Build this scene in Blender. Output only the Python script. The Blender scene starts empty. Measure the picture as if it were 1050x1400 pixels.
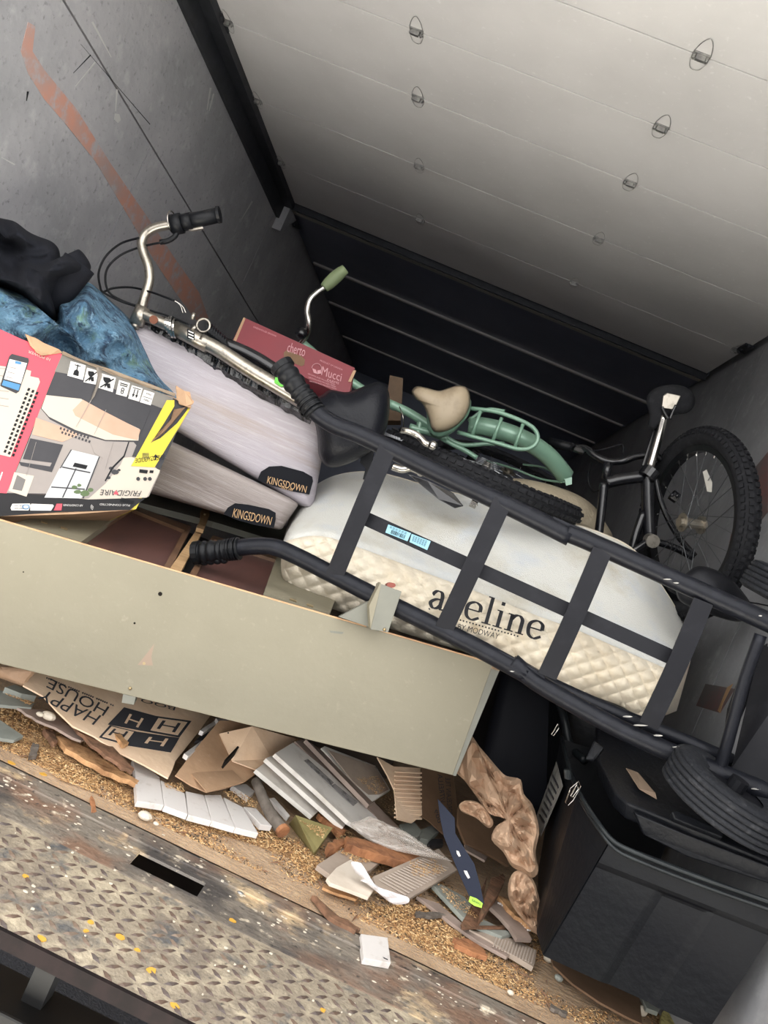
import bpy, bmesh, math, random
from mathutils import Vector, Matrix, noise
import numpy as np
random.seed(7)
C = bpy.context.scene.collection
SC = bpy.context.scene
# ------------------------------------------------------------------ camera
ROLL, YAW, PITCH, FPX, CH = .4164, .069, .0184, 1050., .81
_cy, _sy, _cp, _sp = math.cos(YAW), math.sin(YAW), math.cos(PITCH), math.sin(PITCH)
FW = Vector((-_sy*_cp, _cy*_cp, _sp)); _rt = Vector((_cy, _sy, 0)); _up = _rt.cross(FW)
RT = _rt*math.cos(ROLL) + _up*math.sin(ROLL)
UP = _up*math.cos(ROLL) - _rt*math.sin(ROLL)
O = Vector((0, 0, CH))
cd = bpy.data.cameras.new('camera'); cam = bpy.data.objects.new('camera', cd); C.objects.link(cam)
cam.matrix_world = Matrix((( RT.x, UP.x, -FW.x, O.x), (RT.y, UP.y, -FW.y, O.y), (RT.z, UP.z, -FW.z, O.z), (0, 0, 0, 1)))
cd.sensor_fit = 'VERTICAL'; cd.sensor_height = 24; cd.lens = 24*FPX/1400; cd.clip_start = .02
SC.camera = cam
# ------------------------------------------------------------------ world, sun, exposure
wd = bpy.data.worlds.new('World'); SC.world = wd; wd.use_nodes = True
bg = wd.node_tree.nodes['Background']; bg.inputs[0].default_value = (1.0, .985, .965, 1); bg.inputs[1].default_value = 6.0
sl = bpy.data.lights.new('sun', 'SUN'); sl.energy = 95.0; sl.angle = .01; sl.color = (1, .95, .86)
sun = bpy.data.objects.new('sun', sl); C.objects.link(sun)
sun.rotation_euler = Vector((-.55, .0, -.83)).to_track_quat('-Z', 'Y').to_euler()
SC.view_settings.view_transform = 'Standard'; SC.view_settings.look = 'None'
SC.view_settings.exposure = -.56; SC.view_settings.gamma = 1; SC.view_settings.use_curve_mapping = False
SC.cycles.max_bounces = 10; SC.cycles.diffuse_bounces = 6
# ------------------------------------------------------------------ measured points -> world points
def ray(x, y): return FW*FPX + RT*(x-525) - UP*(y-700)
def P(x, y, Y): d = ray(x, y); return O + d*(Y/d.y)
def F(x, y, z=0.): d = ray(x, y); return O + d*((z-CH)/d.z)
def WX(x, y, X): d = ray(x, y); return O + d*(X/d.x)
class Plane:
    def __init__(s, a, b, c):
        s.p = a; s.n = (b-a).cross(c-a).normalized()
        if s.n.dot(O-a) < 0: s.n = -s.n
    def hit(s, x, y, off=0.):
        d = ray(x, y); t = (s.p-O).dot(s.n)/d.dot(s.n); return O + d*t + s.n*off
# ------------------------------------------------------------------ materials
def lin(c):
    if isinstance(c, str): c = tuple(int(c[i:i+2], 16)/255 for i in (0, 2, 4))
    return tuple((v/12.92 if v <= .04045 else ((v+.055)/1.055)**2.4) for v in c) + (1,)
MC = {}; ALB = 1.0   # reflectance scale of the paints being mixed
def mat(name, col, rough=.6, metal=0., n=None, n2=None, bump=None, alpha=1., coat=0., stretch=None):
    """n=(scale,colour,lo,hi) noise stain; bump=(scale,strength)"""
    if name in MC: return MC[name]
    lin = lambda c: tuple(v*ALB for v in globals()['lin'](c)[:3]) + (1,)
    m = bpy.data.materials.new(name); m.use_nodes = True; t = m.node_tree; b = t.nodes['Principled BSDF']
    b.inputs['Base Color'].default_value = lin(col); b.inputs['Roughness'].default_value = rough
    b.inputs['Metallic'].default_value = metal
    if metal < .3 and not coat and sum(lin(col)[:3]) < .15: b.inputs['Specular IOR Level'].default_value = .22
    if coat: b.inputs['Coat Weight'].default_value = coat; b.inputs['Coat Roughness'].default_value = .15
    if alpha < 1: b.inputs['Alpha'].default_value = alpha
    tc = t.nodes.new('ShaderNodeTexCoord'); src = tc.outputs['Object']
    if stretch:
        mp = t.nodes.new('ShaderNodeMapping'); mp.inputs['Scale'].default_value = stretch
        t.links.new(src, mp.inputs[0]); src = mp.outputs[0]
    prev = None
    for k in (n, n2):
        if not k: continue
        for (sc, c2, lo, hi) in (k if isinstance(k, list) else [k]):
            nz = t.nodes.new('ShaderNodeTexNoise'); nz.inputs['Scale'].default_value = sc; nz.inputs['Detail'].default_value = 8
            nz.inputs['Roughness'].default_value = .62
            t.links.new(src, nz.inputs['Vector'])
            mr = t.nodes.new('ShaderNodeMapRange'); mr.inputs[1].default_value = lo; mr.inputs[2].default_value = hi
            t.links.new(nz.outputs[0], mr.inputs[0])
            mx = t.nodes.new('ShaderNodeMix'); mx.data_type = 'RGBA'
            if prev: t.links.new(prev, mx.inputs[6])
            else: mx.inputs[6].default_value = lin(col)
            mx.inputs[7].default_value = lin(c2); t.links.new(mr.outputs[0], mx.inputs[0]); prev = mx.outputs[2]
    if prev: t.links.new(prev, b.inputs['Base Color'])
    if bump:
        nz = t.nodes.new('ShaderNodeTexNoise'); nz.inputs['Scale'].default_value = bump[0]; nz.inputs['Detail'].default_value = 6
        t.links.new(src, nz.inputs['Vector'])
        bp = t.nodes.new('ShaderNodeBump'); bp.inputs['Strength'].default_value = bump[1]; bp.inputs['Distance'].default_value = .01
        t.links.new(nz.outputs[0], bp.inputs['Height']); t.links.new(bp.outputs[0], b.inputs['Normal'])
    MC[name] = m; return m
# ------------------------------------------------------------------ mesh helpers
def link(name, me, m, parent=None, smooth=False):
    o = bpy.data.objects.new(name, me); C.objects.link(o)
    if m: me.materials.append(m)
    if smooth:
        me.polygons.foreach_set('use_smooth', [True]*len(me.polygons))
    if parent:
        o.parent = parent; o.matrix_parent_inverse = parent.matrix_basis.inverted()
    return o
def tag(o, label, cat, group=None, kind=None):
    o['label'] = label; o['category'] = cat
    if group: o['group'] = group
    if kind: o['kind'] = kind
    return o
def thing(name, loc, label, cat, group=None):
    o = bpy.data.objects.new(name, None); C.objects.link(o); o.location = loc; o.empty_display_size = .05
    return tag(o, label, cat, group)
class MB:
    def __init__(s): s.v = []; s.f = []
    def add(s, vs, fs):
        k = len(s.v); s.v += [tuple(v) for v in vs]; s.f += [tuple(i+k for i in f) for f in fs]; return s
    def hexa(s, c):   # c: 8 corners, 0-3 front loop, 4-7 back loop
        return s.add(c, [(0,1,2,3),(7,6,5,4),(0,4,5,1),(1,5,6,2),(2,6,7,3),(3,7,4,0)])
    def box(s, a, b):
        x0,y0,z0 = a; x1,y1,z1 = b
        return s.hexa([(x0,y0,z0),(x1,y0,z0),(x1,y0,z1),(x0,y0,z1),(x0,y1,z0),(x1,y1,z0),(x1,y1,z1),(x0,y1,z1)])
    def obox(s, c, ax, ay, az):   # centre and three half vectors
        c = Vector(c); q = []
        for dy in (-1, 1):
            for dx, dz in ((-1,-1),(1,-1),(1,1),(-1,1)): q.append(c+ax*dx+ay*dy+az*dz)
        return s.hexa(q)
    def prism(s, pts, off):
        n = len(pts); b = [Vector(p)+off for p in pts]
        return s.add(list(pts)+b, [tuple(range(n)), tuple(range(2*n-1, n-1, -1))] + [(i, i+n, (i+1) % n+n, (i+1) % n) for i in range(n)])
    def tube(s, pts, r, seg=10, res=6, closed=False, cap=True, flat=None):
        pts = [Vector(p) for p in pts]
        if res > 1 and len(pts) > 2: pts, tt = spline(pts, res, closed)
        else: tt = [i/max(1, len(pts)-1) for i in range(len(pts))]
        n = len(pts); rings = []; nrm = None
        for i in range(n):
            a = pts[(i-1) % n] if (closed or i > 0) else pts[i]; b = pts[(i+1) % n] if (closed or i < n-1) else pts[i]
            t = (b-a).normalized()
            if nrm is None: nrm = t.orthogonal().normalized()
            else:
                nrm = nrm - t*nrm.dot(t)
                if nrm.length < 1e-6: nrm = t.orthogonal()
                nrm.normalize()
            bn = t.cross(nrm); rr = r(tt[i]) if callable(r) else (r[0]+(r[1]-r[0])*tt[i] if isinstance(r, tuple) else r)
            rings.append([pts[i] + (nrm*math.cos(2*math.pi*j/seg) + bn*math.sin(2*math.pi*j/seg))*rr for j in range(seg)])
        vs = [p for ring in rings for p in ring]; fs = []
        for i in range(n if closed else n-1):
            k = (i+1) % n
            for j in range(seg): fs.append((i*seg+j, i*seg+(j+1) % seg, k*seg+(j+1) % seg, k*seg+j))
        if not closed and cap: fs += [tuple(range(seg-1, -1, -1)), tuple((n-1)*seg+j for j in range(seg))]
        return s.add(vs, fs)
    def ball(s, c, r, sx=1, sy=1, sz=1, nu=12, nv=8):
        vs = []; fs = []
        for i in range(nv+1):
            th = math.pi*i/nv
            for j in range(nu):
                a = 2*math.pi*j/nu; vs.append(Vector(c)+Vector((math.sin(th)*math.cos(a)*r*sx, math.sin(th)*math.sin(a)*r*sy, math.cos(th)*r*sz)))
        for i in range(nv):
            for j in range(nu): fs.append((i*nu+j, (i+1)*nu+j, (i+1)*nu+(j+1) % nu, i*nu+(j+1) % nu))
        return s.add(vs, fs)
    def build(s, name, m, parent=None, smooth=False, bevel=0, fix=True):
        me = bpy.data.meshes.new(name); me.from_pydata(s.v, [], s.f); me.update()
        if fix or bevel:
            bm = bmesh.new(); bm.from_mesh(me)
            if smooth: bmesh.ops.remove_doubles(bm, verts=bm.verts, dist=1e-5)
            bmesh.ops.recalc_face_normals(bm, faces=bm.faces)
            if bevel: bmesh.ops.bevel(bm, geom=bm.edges[:], offset=bevel, segments=2, affect='EDGES', profile=.5)
            bm.to_mesh(me); bm.free()
        o = link(name, me, m, parent, smooth)
        return o
def spline(pts, res, closed=False):
    out = []; tt = []; n = len(pts); m = n if closed else n-1
    for i in range(m):
        p0 = pts[(i-1) % n] if (closed or i > 0) else pts[0]*2-pts[1]
        p1 = pts[i]; p2 = pts[(i+1) % n]
        p3 = pts[(i+2) % n] if (closed or i < n-2) else pts[n-1]*2-pts[n-2]
        for k in range(res):
            t = k/res; out.append(.5*((2*p1)+(p2-p0)*t+(2*p0-5*p1+4*p2-p3)*t*t+(3*p1-p0-3*p2+p3)*t**3)); tt.append((i+t)/m)
    if not closed: out.append(pts[-1]); tt.append(1.)
    return out, tt
def newell(pts):
    n = Vector((0, 0, 0))
    for i in range(len(pts)):
        a = pts[i]; b = pts[(i+1) % len(pts)]; n += a.cross(b)
    return n.normalized()
def slab(name, pts, th, m, parent=None, bevel=0, toward=None, warp=0):
    """flat piece with visible outline pts, thickness away from the viewer side"""
    pts = [Vector(p) for p in pts]; n = newell(pts)
    if n.dot((toward or O)-pts[0]) < 0: n = -n
    mb = MB().prism(pts, -n*th); return mb.build(name, m, parent, bevel=bevel)
def tubeo(name, pts, r, m, parent=None, seg=10, res=6, closed=False):
    return MB().tube(pts, r, seg, res, closed).build(name, m, parent, smooth=True, fix=False)
def rhexa(name, c, m, parent=None, rad=(.3, .3, .3), N=10, disp=None):
    """rounded box in a trilinear hexahedron; c 0-3 front TL,TR,BR,BL, 4-7 back"""
    c = [Vector(p) for p in c]; vs = []; fs = []; idx = {}
    ts = [-1+2*i/N for i in range(N+1)]
    def rnd(p):
        q = [0, 0, 0]; inn = [max(-1+rad[i], min(1-rad[i], p[i])) for i in range(3)]
        d = [(p[i]-inn[i])/rad[i] if rad[i] > 0 else 0 for i in range(3)]
        L = math.sqrt(sum(x*x for x in d)); 
        if L > 1e-9:
            mx = max(abs(x) for x in d); k = mx/L
            d = [x*k for x in d]
        return [inn[i]+d[i]*rad[i] for i in range(3)]
    def tri(p):
        u, v, w = [(x+1)/2 for x in p]
        f = (c[0]*(1-u)+c[1]*u)*v + (c[3]*(1-u)+c[2]*u)*(1-v)
        b = (c[4]*(1-u)+c[5]*u)*v + (c[7]*(1-u)+c[6]*u)*(1-v)
        return f*(1-w)+b*w
    def vid(p):
        k = tuple(round(x, 5) for x in p)
        if k not in idx:
            q = tri(rnd(p))
            if disp: q = disp(q, p)
            idx[k] = len(vs); vs.append(q)
        return idx[k]
    for ax in range(3):
        for sg in (-1, 1):
            for i in range(N):
                for j in range(N):
                    qd = []
                    for (a, b) in ((i, j), (i+1, j), (i+1, j+1), (i, j+1)):
                        p = [0, 0, 0]; p[ax] = sg; p[(ax+1) % 3] = ts[a]; p[(ax+2) % 3] = ts[b]; qd.append(vid(p))
                    fs.append(tuple(qd if sg > 0 else qd[::-1]))
    mb = MB().add(vs, fs); return mb.build(name, m, parent, smooth=True)
def pillow(name, outline, cen, Y, bulge, m, parent=None, back=None, amp=0., nsc=8., K=14, per=8, smooth=True, crease=0., seed=0, power=2., Yf=None, creasesc=6.):
    """soft body with a drawn outline, its own depth (bulge towards the opening, back away from it)"""
    Yf = Yf or (lambda x, y: Y); back = bulge*.6 if back is None else back
    pts = [Vector((x, y, 0)) for x, y in outline]; B, _ = spline(pts, per, True); c = Vector((cen[0], cen[1], 0)); n = len(B)
    vs = []; fs = []
    def pt(q, t, side):
        prof = max(0, 1-t**power)**.5
        w = P(q.x, q.y, Yf(q.x, q.y)); s = Vector((seed*3.1, 0, seed*1.7))
        nz = noise.noise(w*nsc+s)*amp
        if crease and not smooth:
            for kk, aa in ((1, 1.), (2.1, .5)):
                dd = noise.voronoi(w*creasesc*kk+s)[0]; nz += crease*aa*(dd[1]-dd[0]-.3)*.7
        elif crease: nz += crease*(1-2*abs(noise.noise(w*creasesc+s*2)))*.5 + crease*.5*(1-2*abs(noise.noise(w*creasesc*2.3+s)))*.5
        dep = (bulge*prof + nz*min(1, (1-t)*3)) if side > 0 else -back*prof
        return P(q.x, q.y, Yf(q.x, q.y)-dep)
    vs.append(pt(c, 0, 1)); vs.append(pt(c, 0, -1))
    for side in (1, -1):
        base = len(vs); R = K if side > 0 else 4
        rng = range(1, R+1) if side > 0 else range(1, R)
        for k in rng:
            t = k/R
            for b in B: vs.append(pt(c+(b-c)*t, t, side))
        if side > 0: fb = base
        ci = 0 if side > 0 else 1
        for j in range(n):
            fs.append((ci, base+j, base+(j+1) % n))
        L = len(rng)
        for k in range(L-1):
            for j in range(n): fs.append((base+k*n+j, base+(k+1)*n+j, base+(k+1)*n+(j+1) % n, base+k*n+(j+1) % n))
        if side < 0:
            rim = fb+(K-1)*n
            for j in range(n): fs.append((base+(L-1)*n+j, rim+j, rim+(j+1) % n, base+(L-1)*n+(j+1) % n))
    return MB().add(vs, fs).build(name, m, parent, smooth=smooth)
# flat print on a plane
def flat(name, px, pl, m, parent, off=.0012, th=.0008):
    return slab(name, [pl.hit(x, y, off) for x, y in px], th, m, parent)
_tc = {}
def textmesh(body):
    if body in _tc: return _tc[body]
    cu = bpy.data.curves.new('t', 'FONT'); cu.body = body; cu.resolution_u = 3
    o = bpy.data.objects.new('t', cu); C.objects.link(o); bpy.context.view_layer.update()
    me = bpy.data.meshes.new_from_object(o.evaluated_get(bpy.context.evaluated_depsgraph_get()))
    vs = [tuple(v.co) for v in me.vertices]; fs = [tuple(p.vertices) for p in me.polygons]
    bpy.data.objects.remove(o); bpy.data.curves.remove(cu); bpy.data.meshes.remove(me)
    x0 = min(v[0] for v in vs); x1 = max(v[0] for v in vs); y0 = min(v[1] for v in vs); y1 = max(v[1] for v in vs)
    vs = [((v[0]-x0)/(x1-x0), (v[1]-y0)/(y1-y0)) for v in vs]
    _tc[body] = (vs, fs); return _tc[body]
def textq(body, quad, pl, m, parent, name='lettering', off=.0016):
    vs, fs = textmesh(body); bl, br, tr, tl = [Vector((a, b, 0)) for a, b in quad]
    out = []
    for u, v in vs:
        q = (bl*(1-u)+br*u)*(1-v) + (tl*(1-u)+tr*u)*v; out.append(pl.hit(q.x, q.y, off))
    return MB().add(out, fs).build(name, m, parent, fix=False)
def Q(px, sc, ox, oy): return [(ox+x/sc, oy+y/sc) for x, y in px]
# ================================================================== THE TRUCK BODY
XL, XR, H = -1.43, .97, 2.18
YE = 8.0
def structure(o): o['kind'] = 'structure'; return o
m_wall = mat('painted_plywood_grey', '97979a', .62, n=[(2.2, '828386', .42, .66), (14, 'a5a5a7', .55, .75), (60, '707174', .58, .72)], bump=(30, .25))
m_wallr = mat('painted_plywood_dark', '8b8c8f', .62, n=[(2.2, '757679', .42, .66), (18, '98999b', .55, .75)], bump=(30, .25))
m_orange = mat('faded_orange_paint', 'b08070', .7, n=[(5, '9a8580', .40, .62), (24, '97979a', .5, .66)])
m_dark = mat('black_void', '0b0d12', .9)
m_chan = mat('dark_steel_channel', '33353a', .5, .4, n=(20, '24262a', .4, .7))
m_door = mat('door_panel_grey', 'bcbbbb', .45, n=[(1.6, 'acabab', .35, .7), (50, 'c5c4c4', .6, .75)], bump=(18, .12))
m_roof = mat('roof_dark', '6a7082', .4, .2, n=(2, '585e6e', .4, .7))
m_galv = mat('worn_galvanised', 'a9a9a6', .35, .85, n=(40, '7b7b7c', .4, .7))
m_scr = mat('scratch_grey', 'a9a9a8', .6)

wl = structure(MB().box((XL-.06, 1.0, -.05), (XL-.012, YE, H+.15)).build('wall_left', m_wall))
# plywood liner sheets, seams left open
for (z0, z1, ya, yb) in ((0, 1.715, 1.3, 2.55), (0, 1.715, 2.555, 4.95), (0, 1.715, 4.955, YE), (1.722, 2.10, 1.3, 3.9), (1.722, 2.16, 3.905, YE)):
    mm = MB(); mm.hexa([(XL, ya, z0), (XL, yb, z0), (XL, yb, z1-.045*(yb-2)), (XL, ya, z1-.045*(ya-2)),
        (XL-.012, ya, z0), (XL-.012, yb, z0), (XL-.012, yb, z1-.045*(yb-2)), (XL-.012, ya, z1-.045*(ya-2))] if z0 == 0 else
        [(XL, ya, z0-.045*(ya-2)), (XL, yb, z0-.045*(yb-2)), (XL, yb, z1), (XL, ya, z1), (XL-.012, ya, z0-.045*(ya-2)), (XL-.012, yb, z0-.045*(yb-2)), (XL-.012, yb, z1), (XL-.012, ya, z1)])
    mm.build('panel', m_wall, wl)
# orange rub stripe painted on the wall
LP = Plane(Vector((XL, 2, 0)), Vector((XL, 3, 0)), Vector((XL, 2, 1)))
sp = [(38, 30), (48, 36), (44, 70), (60, 95), (105, 150), (150, 222), (200, 295), (240, 355), (272, 400), (285, 435), (268, 438), (240, 400), (212, 358), (178, 300), (130, 220), (90, 170), (60, 135), (38, 100), (28, 70)]
flat('paint_stripe', sp, LP, m_orange, wl, .001, .0008)['label'] = 'faded orange painted stripe'
for a, b, w in (((130, 85), (103, 118), 1.0), ((124, 75), (100, 100), .8), ((126, 30), (152, 78), 1.4), ((160, 122), (158, 152), 1.2), ((288, 120), (283, 150), 1.2), ((292, 128), (286, 152), 1), ((75, 150), (110, 195), .8), ((345, 275), (330, 300), 1), ((38, 125), (36, 138), 1.5), ((205, 170), (110, 60), .5), ((20, 225), (2, 215), 1)):
    d = Vector((b[0]-a[0], b[1]-a[1])).normalized(); px = Vector((-d.y, d.x))*w
    flat('scratch', [(a[0]+px.x, a[1]+px.y), (b[0]+px.x*.3, b[1]+px.y*.3), (b[0]-px.x*.3, b[1]-px.y*.3), (a[0]-px.x, a[1]-px.y)], LP, m_scr if w in (1.4, 1.2, 1) else m_dark, wl, .0006, .0005)
flat('paint_splash', [(157, 155), (163, 156), (165, 164), (161, 168), (156, 163)], LP, m_scr, wl, .0006, .0005)
# corner channel left, door track
structure(MB().box((XL, 1.6, H-.03), (XL+.07, 3.95, H+.02)).box((XL, 1.6, H-.10), (XL+.018, 3.95, H)).build('trim_1', m_chan))
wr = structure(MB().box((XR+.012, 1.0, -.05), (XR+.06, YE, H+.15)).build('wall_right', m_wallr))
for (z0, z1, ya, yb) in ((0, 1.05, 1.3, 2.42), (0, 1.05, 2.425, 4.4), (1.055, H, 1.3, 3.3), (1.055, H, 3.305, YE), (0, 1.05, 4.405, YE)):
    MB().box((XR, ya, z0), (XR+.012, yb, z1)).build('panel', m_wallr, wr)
RP = Plane(Vector((XR, 2, 0)), Vector((XR, 3, 0)), Vector((XR, 2, 1)))
m_red = mat('faded_red_paint', '6e4a48', .7, n=[(8, '55504f', .42, .62)])
for pl in ([(1050, 618), (1032, 640), (1020, 690), (1000, 730), (985, 800), (1005, 800), (1020, 740), (1050, 700)], [(965, 935), (1005, 942), (985, 975), (952, 965)]):
    flat('paint_patch', pl, RP, m_red, wr, .001, .0008)['label'] = 'faded red paint patch'
flat('scratch', [(1003, 935), (990, 960), (985, 975), (982, 972), (995, 940)], RP, mat('bare_wood', '9a7a58', .8), wr, .002, .0008)
structure(MB().box((XL-.06, YE, -.05), (XR+.06, YE+.05, H+.15)).build('wall_front', m_roof))
# floor
m_ply = mat('weathered_plywood_floor', 'ad9780', .85, n=[(5, '8f7b68', .4, .62), (30, 'bfa98c', .55, .7), (90, '5d4d40', .6, .72)], bump=(60, .5), n2=[(240, 'c8a070', .5, .62)], stretch=(1, 1.5, 1))
fl = structure(MB().box((XL, 1.66, -.03), (XR, YE, 0)).build('floor', m_ply))
m_rust = mat('rusted_sill_steel', '7d756b', .6, .15, n=[(4, '7d6454', .47, .6), (7, 'c2ab8a', .55, .64), (3.1, '4b4745', .5, .62), (22, 'd5c9b4', .6, .7), (55, '3a3634', .58, .68)], bump=(45, .6), stretch=(1, 1.4, 1))
m_plate = mat('worn_diamond_plate', '9c917f', .55, .15, n=[(5, '80766a', .42, .62), (16, 'b9ad97', .5, .66), (9, '55575a', .55, .66), (60, '4a4745', .6, .7)], bump=(90, .5))
m_tread = mat('worn_diamond_tread', '574539', .5, .25, n=[(20, '4c4340', .4, .6), (9, '7b6a5a', .5, .7)])
# steel threshold with a pocket hole (four pieces round the hole)
hx0, hx1, hy0, hy1 = -.285, -.135, 1.515, 1.575
sb = MB(); z0, z1 = -.006, .0
sb.box((XL, 1.482, z0), (hx0, 1.665, z1)).box((hx1, 1.482, z0), (XR, 1.665, z1)).box((hx0, 1.482, z0), (hx1, hy0, z1)).box((hx0, hy1, z0), (hx1, 1.665, z1))
sill = structure(sb.build('trim_2', m_rust))
MB().box((XL, 1.60, 0), (XR, 1.645, .006)).build('raised_strip', m_rust, sill, bevel=.0015)
MB().box((hx0-.05, hy0-.05, -.14), (hx1+.05, hy1+.25, -.13)).build('pocket', m_dark, sill)
bolts = [F(329, 1220, .0), F(372, 1236, .0), F(236, 1105, 0), F(500, 1210, 0)]
for b in bolts[:2]: MB().ball(b, .009, 1, 1, .5, 10, 6).build('bolt', m_galv, sill, smooth=True)
# diamond plate deck
deck = structure(MB().box((XL, 1.185, -.02), (XR, 1.478, 0)).build('trim_3', m_plate))
MB().box((XL, 1.470, -.004), (XR, 1.4835, .0025)).build('weld_seam', m_rust, deck)
MB().box((XL, 1.179, -.024), (XR, 1.187, .002)).build('edge_flange', mat('rusty_edge', '120d0d', .9, .0, n=(30, '1c1414', .4, .6)), deck)
vs = []; fs = []; pitch = .0305; k = 0
yy = 1.197; row = 0
while yy < 1.466:
    xx = -1.1+(row % 2)*0
    col = 0
    while xx < .75:
        a = (math.radians(38) if (row+col) % 2 else math.radians(-32)); jx = random.uniform(-.0015, .0015)
        cx, cy2 = xx+jx, yy+random.uniform(-.001, .001); L, w, h = .0145, .0050, .0032
        dx, dy = math.cos(a), math.sin(a); b = len(vs)
        vs += [(cx-dx*L, cy2-dy*L, 0), (cx+dx*L, cy2+dy*L, 0), (cx-dy*w, cy2+dx*w, 0), (cx+dy*w, cy2-dx*w, 0), (cx-dx*L*.45, cy2-dy*L*.45, h), (cx+dx*L*.45, cy2+dy*L*.45, h)]
        fs += [(b, b+3, b+4), (b, b+4, b+2), (b+3, b+1, b+5), (b+3, b+5, b+4), (b+2, b+4, b+5), (b+2, b+5, b+1)]
        xx += pitch; col += 1
    yy += pitch*.82; row += 1
tr = MB().add(vs, fs).build('diamond_treads', m_tread, deck, fix=False); tr['kind'] = 'stuff'
m_yel = mat('yellow_paint_fleck', 'c99a3c', .7)
m_crm = mat('cream_paint_fleck', 'c9c0b0', .8)
sv = MB()
for (x, y, r) in ((164, 1280, 5), (57, 1282, 5), (208, 1326, 6), (124, 1260, 4), (240, 1375, 5), (188, 1298, 3), (15, 1042, 6), (60, 1058, 5), (442, 1380, 4), (118, 1272, 3), (36, 1197, 4), (300, 1192, 4), (318, 1258, 5)):
    q = F(x, y, .0022); n = 7; pts = [q+Vector((math.cos(i*6.28/n)*r*random.uniform(.8, 1.7), math.sin(i*6.28/n)*r*random.uniform(.5, 1.2), 0))*.0013 for i in range(n)]
    sv.prism(pts, Vector((0, 0, -.002)))
o = sv.build('paint_flecks', m_yel, deck); o['kind'] = 'stuff'; o['label'] = 'yellow paint flecks'
sv = MB()
for i in range(260):
    x = random.uniform(-1.0, .7); y = random.gauss(1.60, .03) if i % 2 else random.uniform(1.2, 1.6); r = random.uniform(.0008, .004)*(1 if i % 2 else .7)
    if hx0-.01 < x < hx1+.01 and 1.5 < y < 1.58: continue
    pts = [Vector((x+math.cos(j*1.05)*r*random.uniform(.8, 2), y+math.sin(j*1.05)*r*random.uniform(.5, 1.1), .0035 if y < 1.47 else (.0066 if 1.6 < y < 1.645 else .001))) for j in range(6)]
    sv.prism(pts, Vector((0, 0, -.0025)))
o = sv.build('paint_chips', m_crm, sill); o['kind'] = 'stuff'; o['label'] = 'cream paint chips'
# below the deck: bumper frame and ground, with an added bounce patch
m_asph = mat('asphalt', '2a2b2f', .9, n=(80, '3a3b40', .5, .7), bump=(120, .6))
structure(MB().box((-60, .95, -1.2), (60, 60, -1.15)).build('ground_asphalt', m_asph))
structure(MB().box((-9, -1.0, -1.2), (9, .95, -1.15)).build('ground_bounce_patch', mat('pale_bounce_ground', 'bdbcb8', .9, n=(3, 'a9a8a4', .4, .7))))  # unseen pale patch, sized to bounce sunlight up onto the raised door
structure(MB().box((-60, -60, -1.2), (60, -1.0, -1.15)).build('ground_far', m_asph))
m_fr = mat('dark_frame_steel', '08090b', .6, .3)
bum = thing('rear_bumper', P(130, 1385, 1.5), 'dark steel step bumper under the edge of the diamond plate', 'bumper')
MB().box((-1.3, 1.50, -.40), (.8, 1.62, -.36)).build('step', m_fr, bum, bevel=.005)
for x in (-.75, -.38, .1, .45): MB().box((x, 1.55, -.37), (x+.045, 1.60, -.03)).build('bracket', m_fr, bum)
structure(MB().box((XL, 3.2, -1.14), (XR, 3.3, -.06)).build('trim_4', m_fr))
# ceiling: roof sheets beyond the raised door
roof = structure(MB().box((XL-.06, 1.25, H+.12), (XR+.06, YE, H+.17)).build('ceiling', m_roof))
ys = [3.98, 4.86, 5.66, 6.6, YE]
for i in range(4): MB().box((XL, ys[i]+.03, H+.02), (XR, ys[i+1], H+.05)).build('panel', m_roof, roof)
for i, yv in enumerate((4.86, 5.66, 6.6)):
    MB().box((XL+.02, yv, H+.008), (XR-.02, yv+.03, H+.03)).build('roof_bow', mat('bow_edge', 'c4c3bd', .3, .3), roof)
# raised sectional door
m_bright = mat('door_rail_light', 'a5a39c', .4, .5)
dr = thing('overhead_door', (-.23, 3, H), 'pale grey sectional roll-up door raised under the roof', 'door')
seams = [1.35, 1.6, 1.87, 2.19, 2.525, 2.99, 3.49, 3.93]
for i in range(len(seams)-1):
    MB().box((XL+.05, seams[i]+.002, H), (XR-.03, seams[i+1]-.002, H+.03)).build('door_section', m_door, dr, bevel=.0015)
MB().box((XL+.03, 3.945, H-.03), (XR-.02, 3.955, H+.03)).build('bottom_rail', m_chan, dr)
MB().box((XL+.03, 4.03, H-.01), (XR-.02, 4.065, H+.005)).build('bottom_seal', m_bright, dr)
def hinge(x, y, s=1.):
    h = MB(); w = .022*s; h.box((x-w, y-.014, H-.004), (x+w, y+.012, H)).box((x-w*.55, y-.012, H-.018), (x+w*.55, y-.002, H-.004))
    h.box((x-w*.9, y-.004, H-.012), (x-w*.6, y+.006, H)).box((x+w*.6, y-.004, H-.012), (x+w*.9, y+.006, H))
    o = h.build('hinge', m_galv, dr, bevel=.001)
    lp = MB().tube([(x-w, y-.012, H-.004), (x-w*.6, y-.05, H-.004), (x, y-.068, H-.004), (x+w*.6, y-.05, H-.004), (x+w, y-.012, H-.004)], .0009, 5, 4)
    lp.tube([(x-w, y+.012, H-.004), (x-w*.5, y+.045, H-.004), (x+w*.5, y+.045, H-.004), (x+w, y+.012, H-.004)], .0007, 5, 4)
    lp.build('hinge_leaf_outline', m_galv, o, smooth=True, fix=False)
for y in (1.87, 2.19, 2.525, 2.99, 3.49):
    for x in (-.635, .13): hinge(x, y)
    for x in (XL+.085, XR-.06): hinge(x, y, .8)
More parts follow.
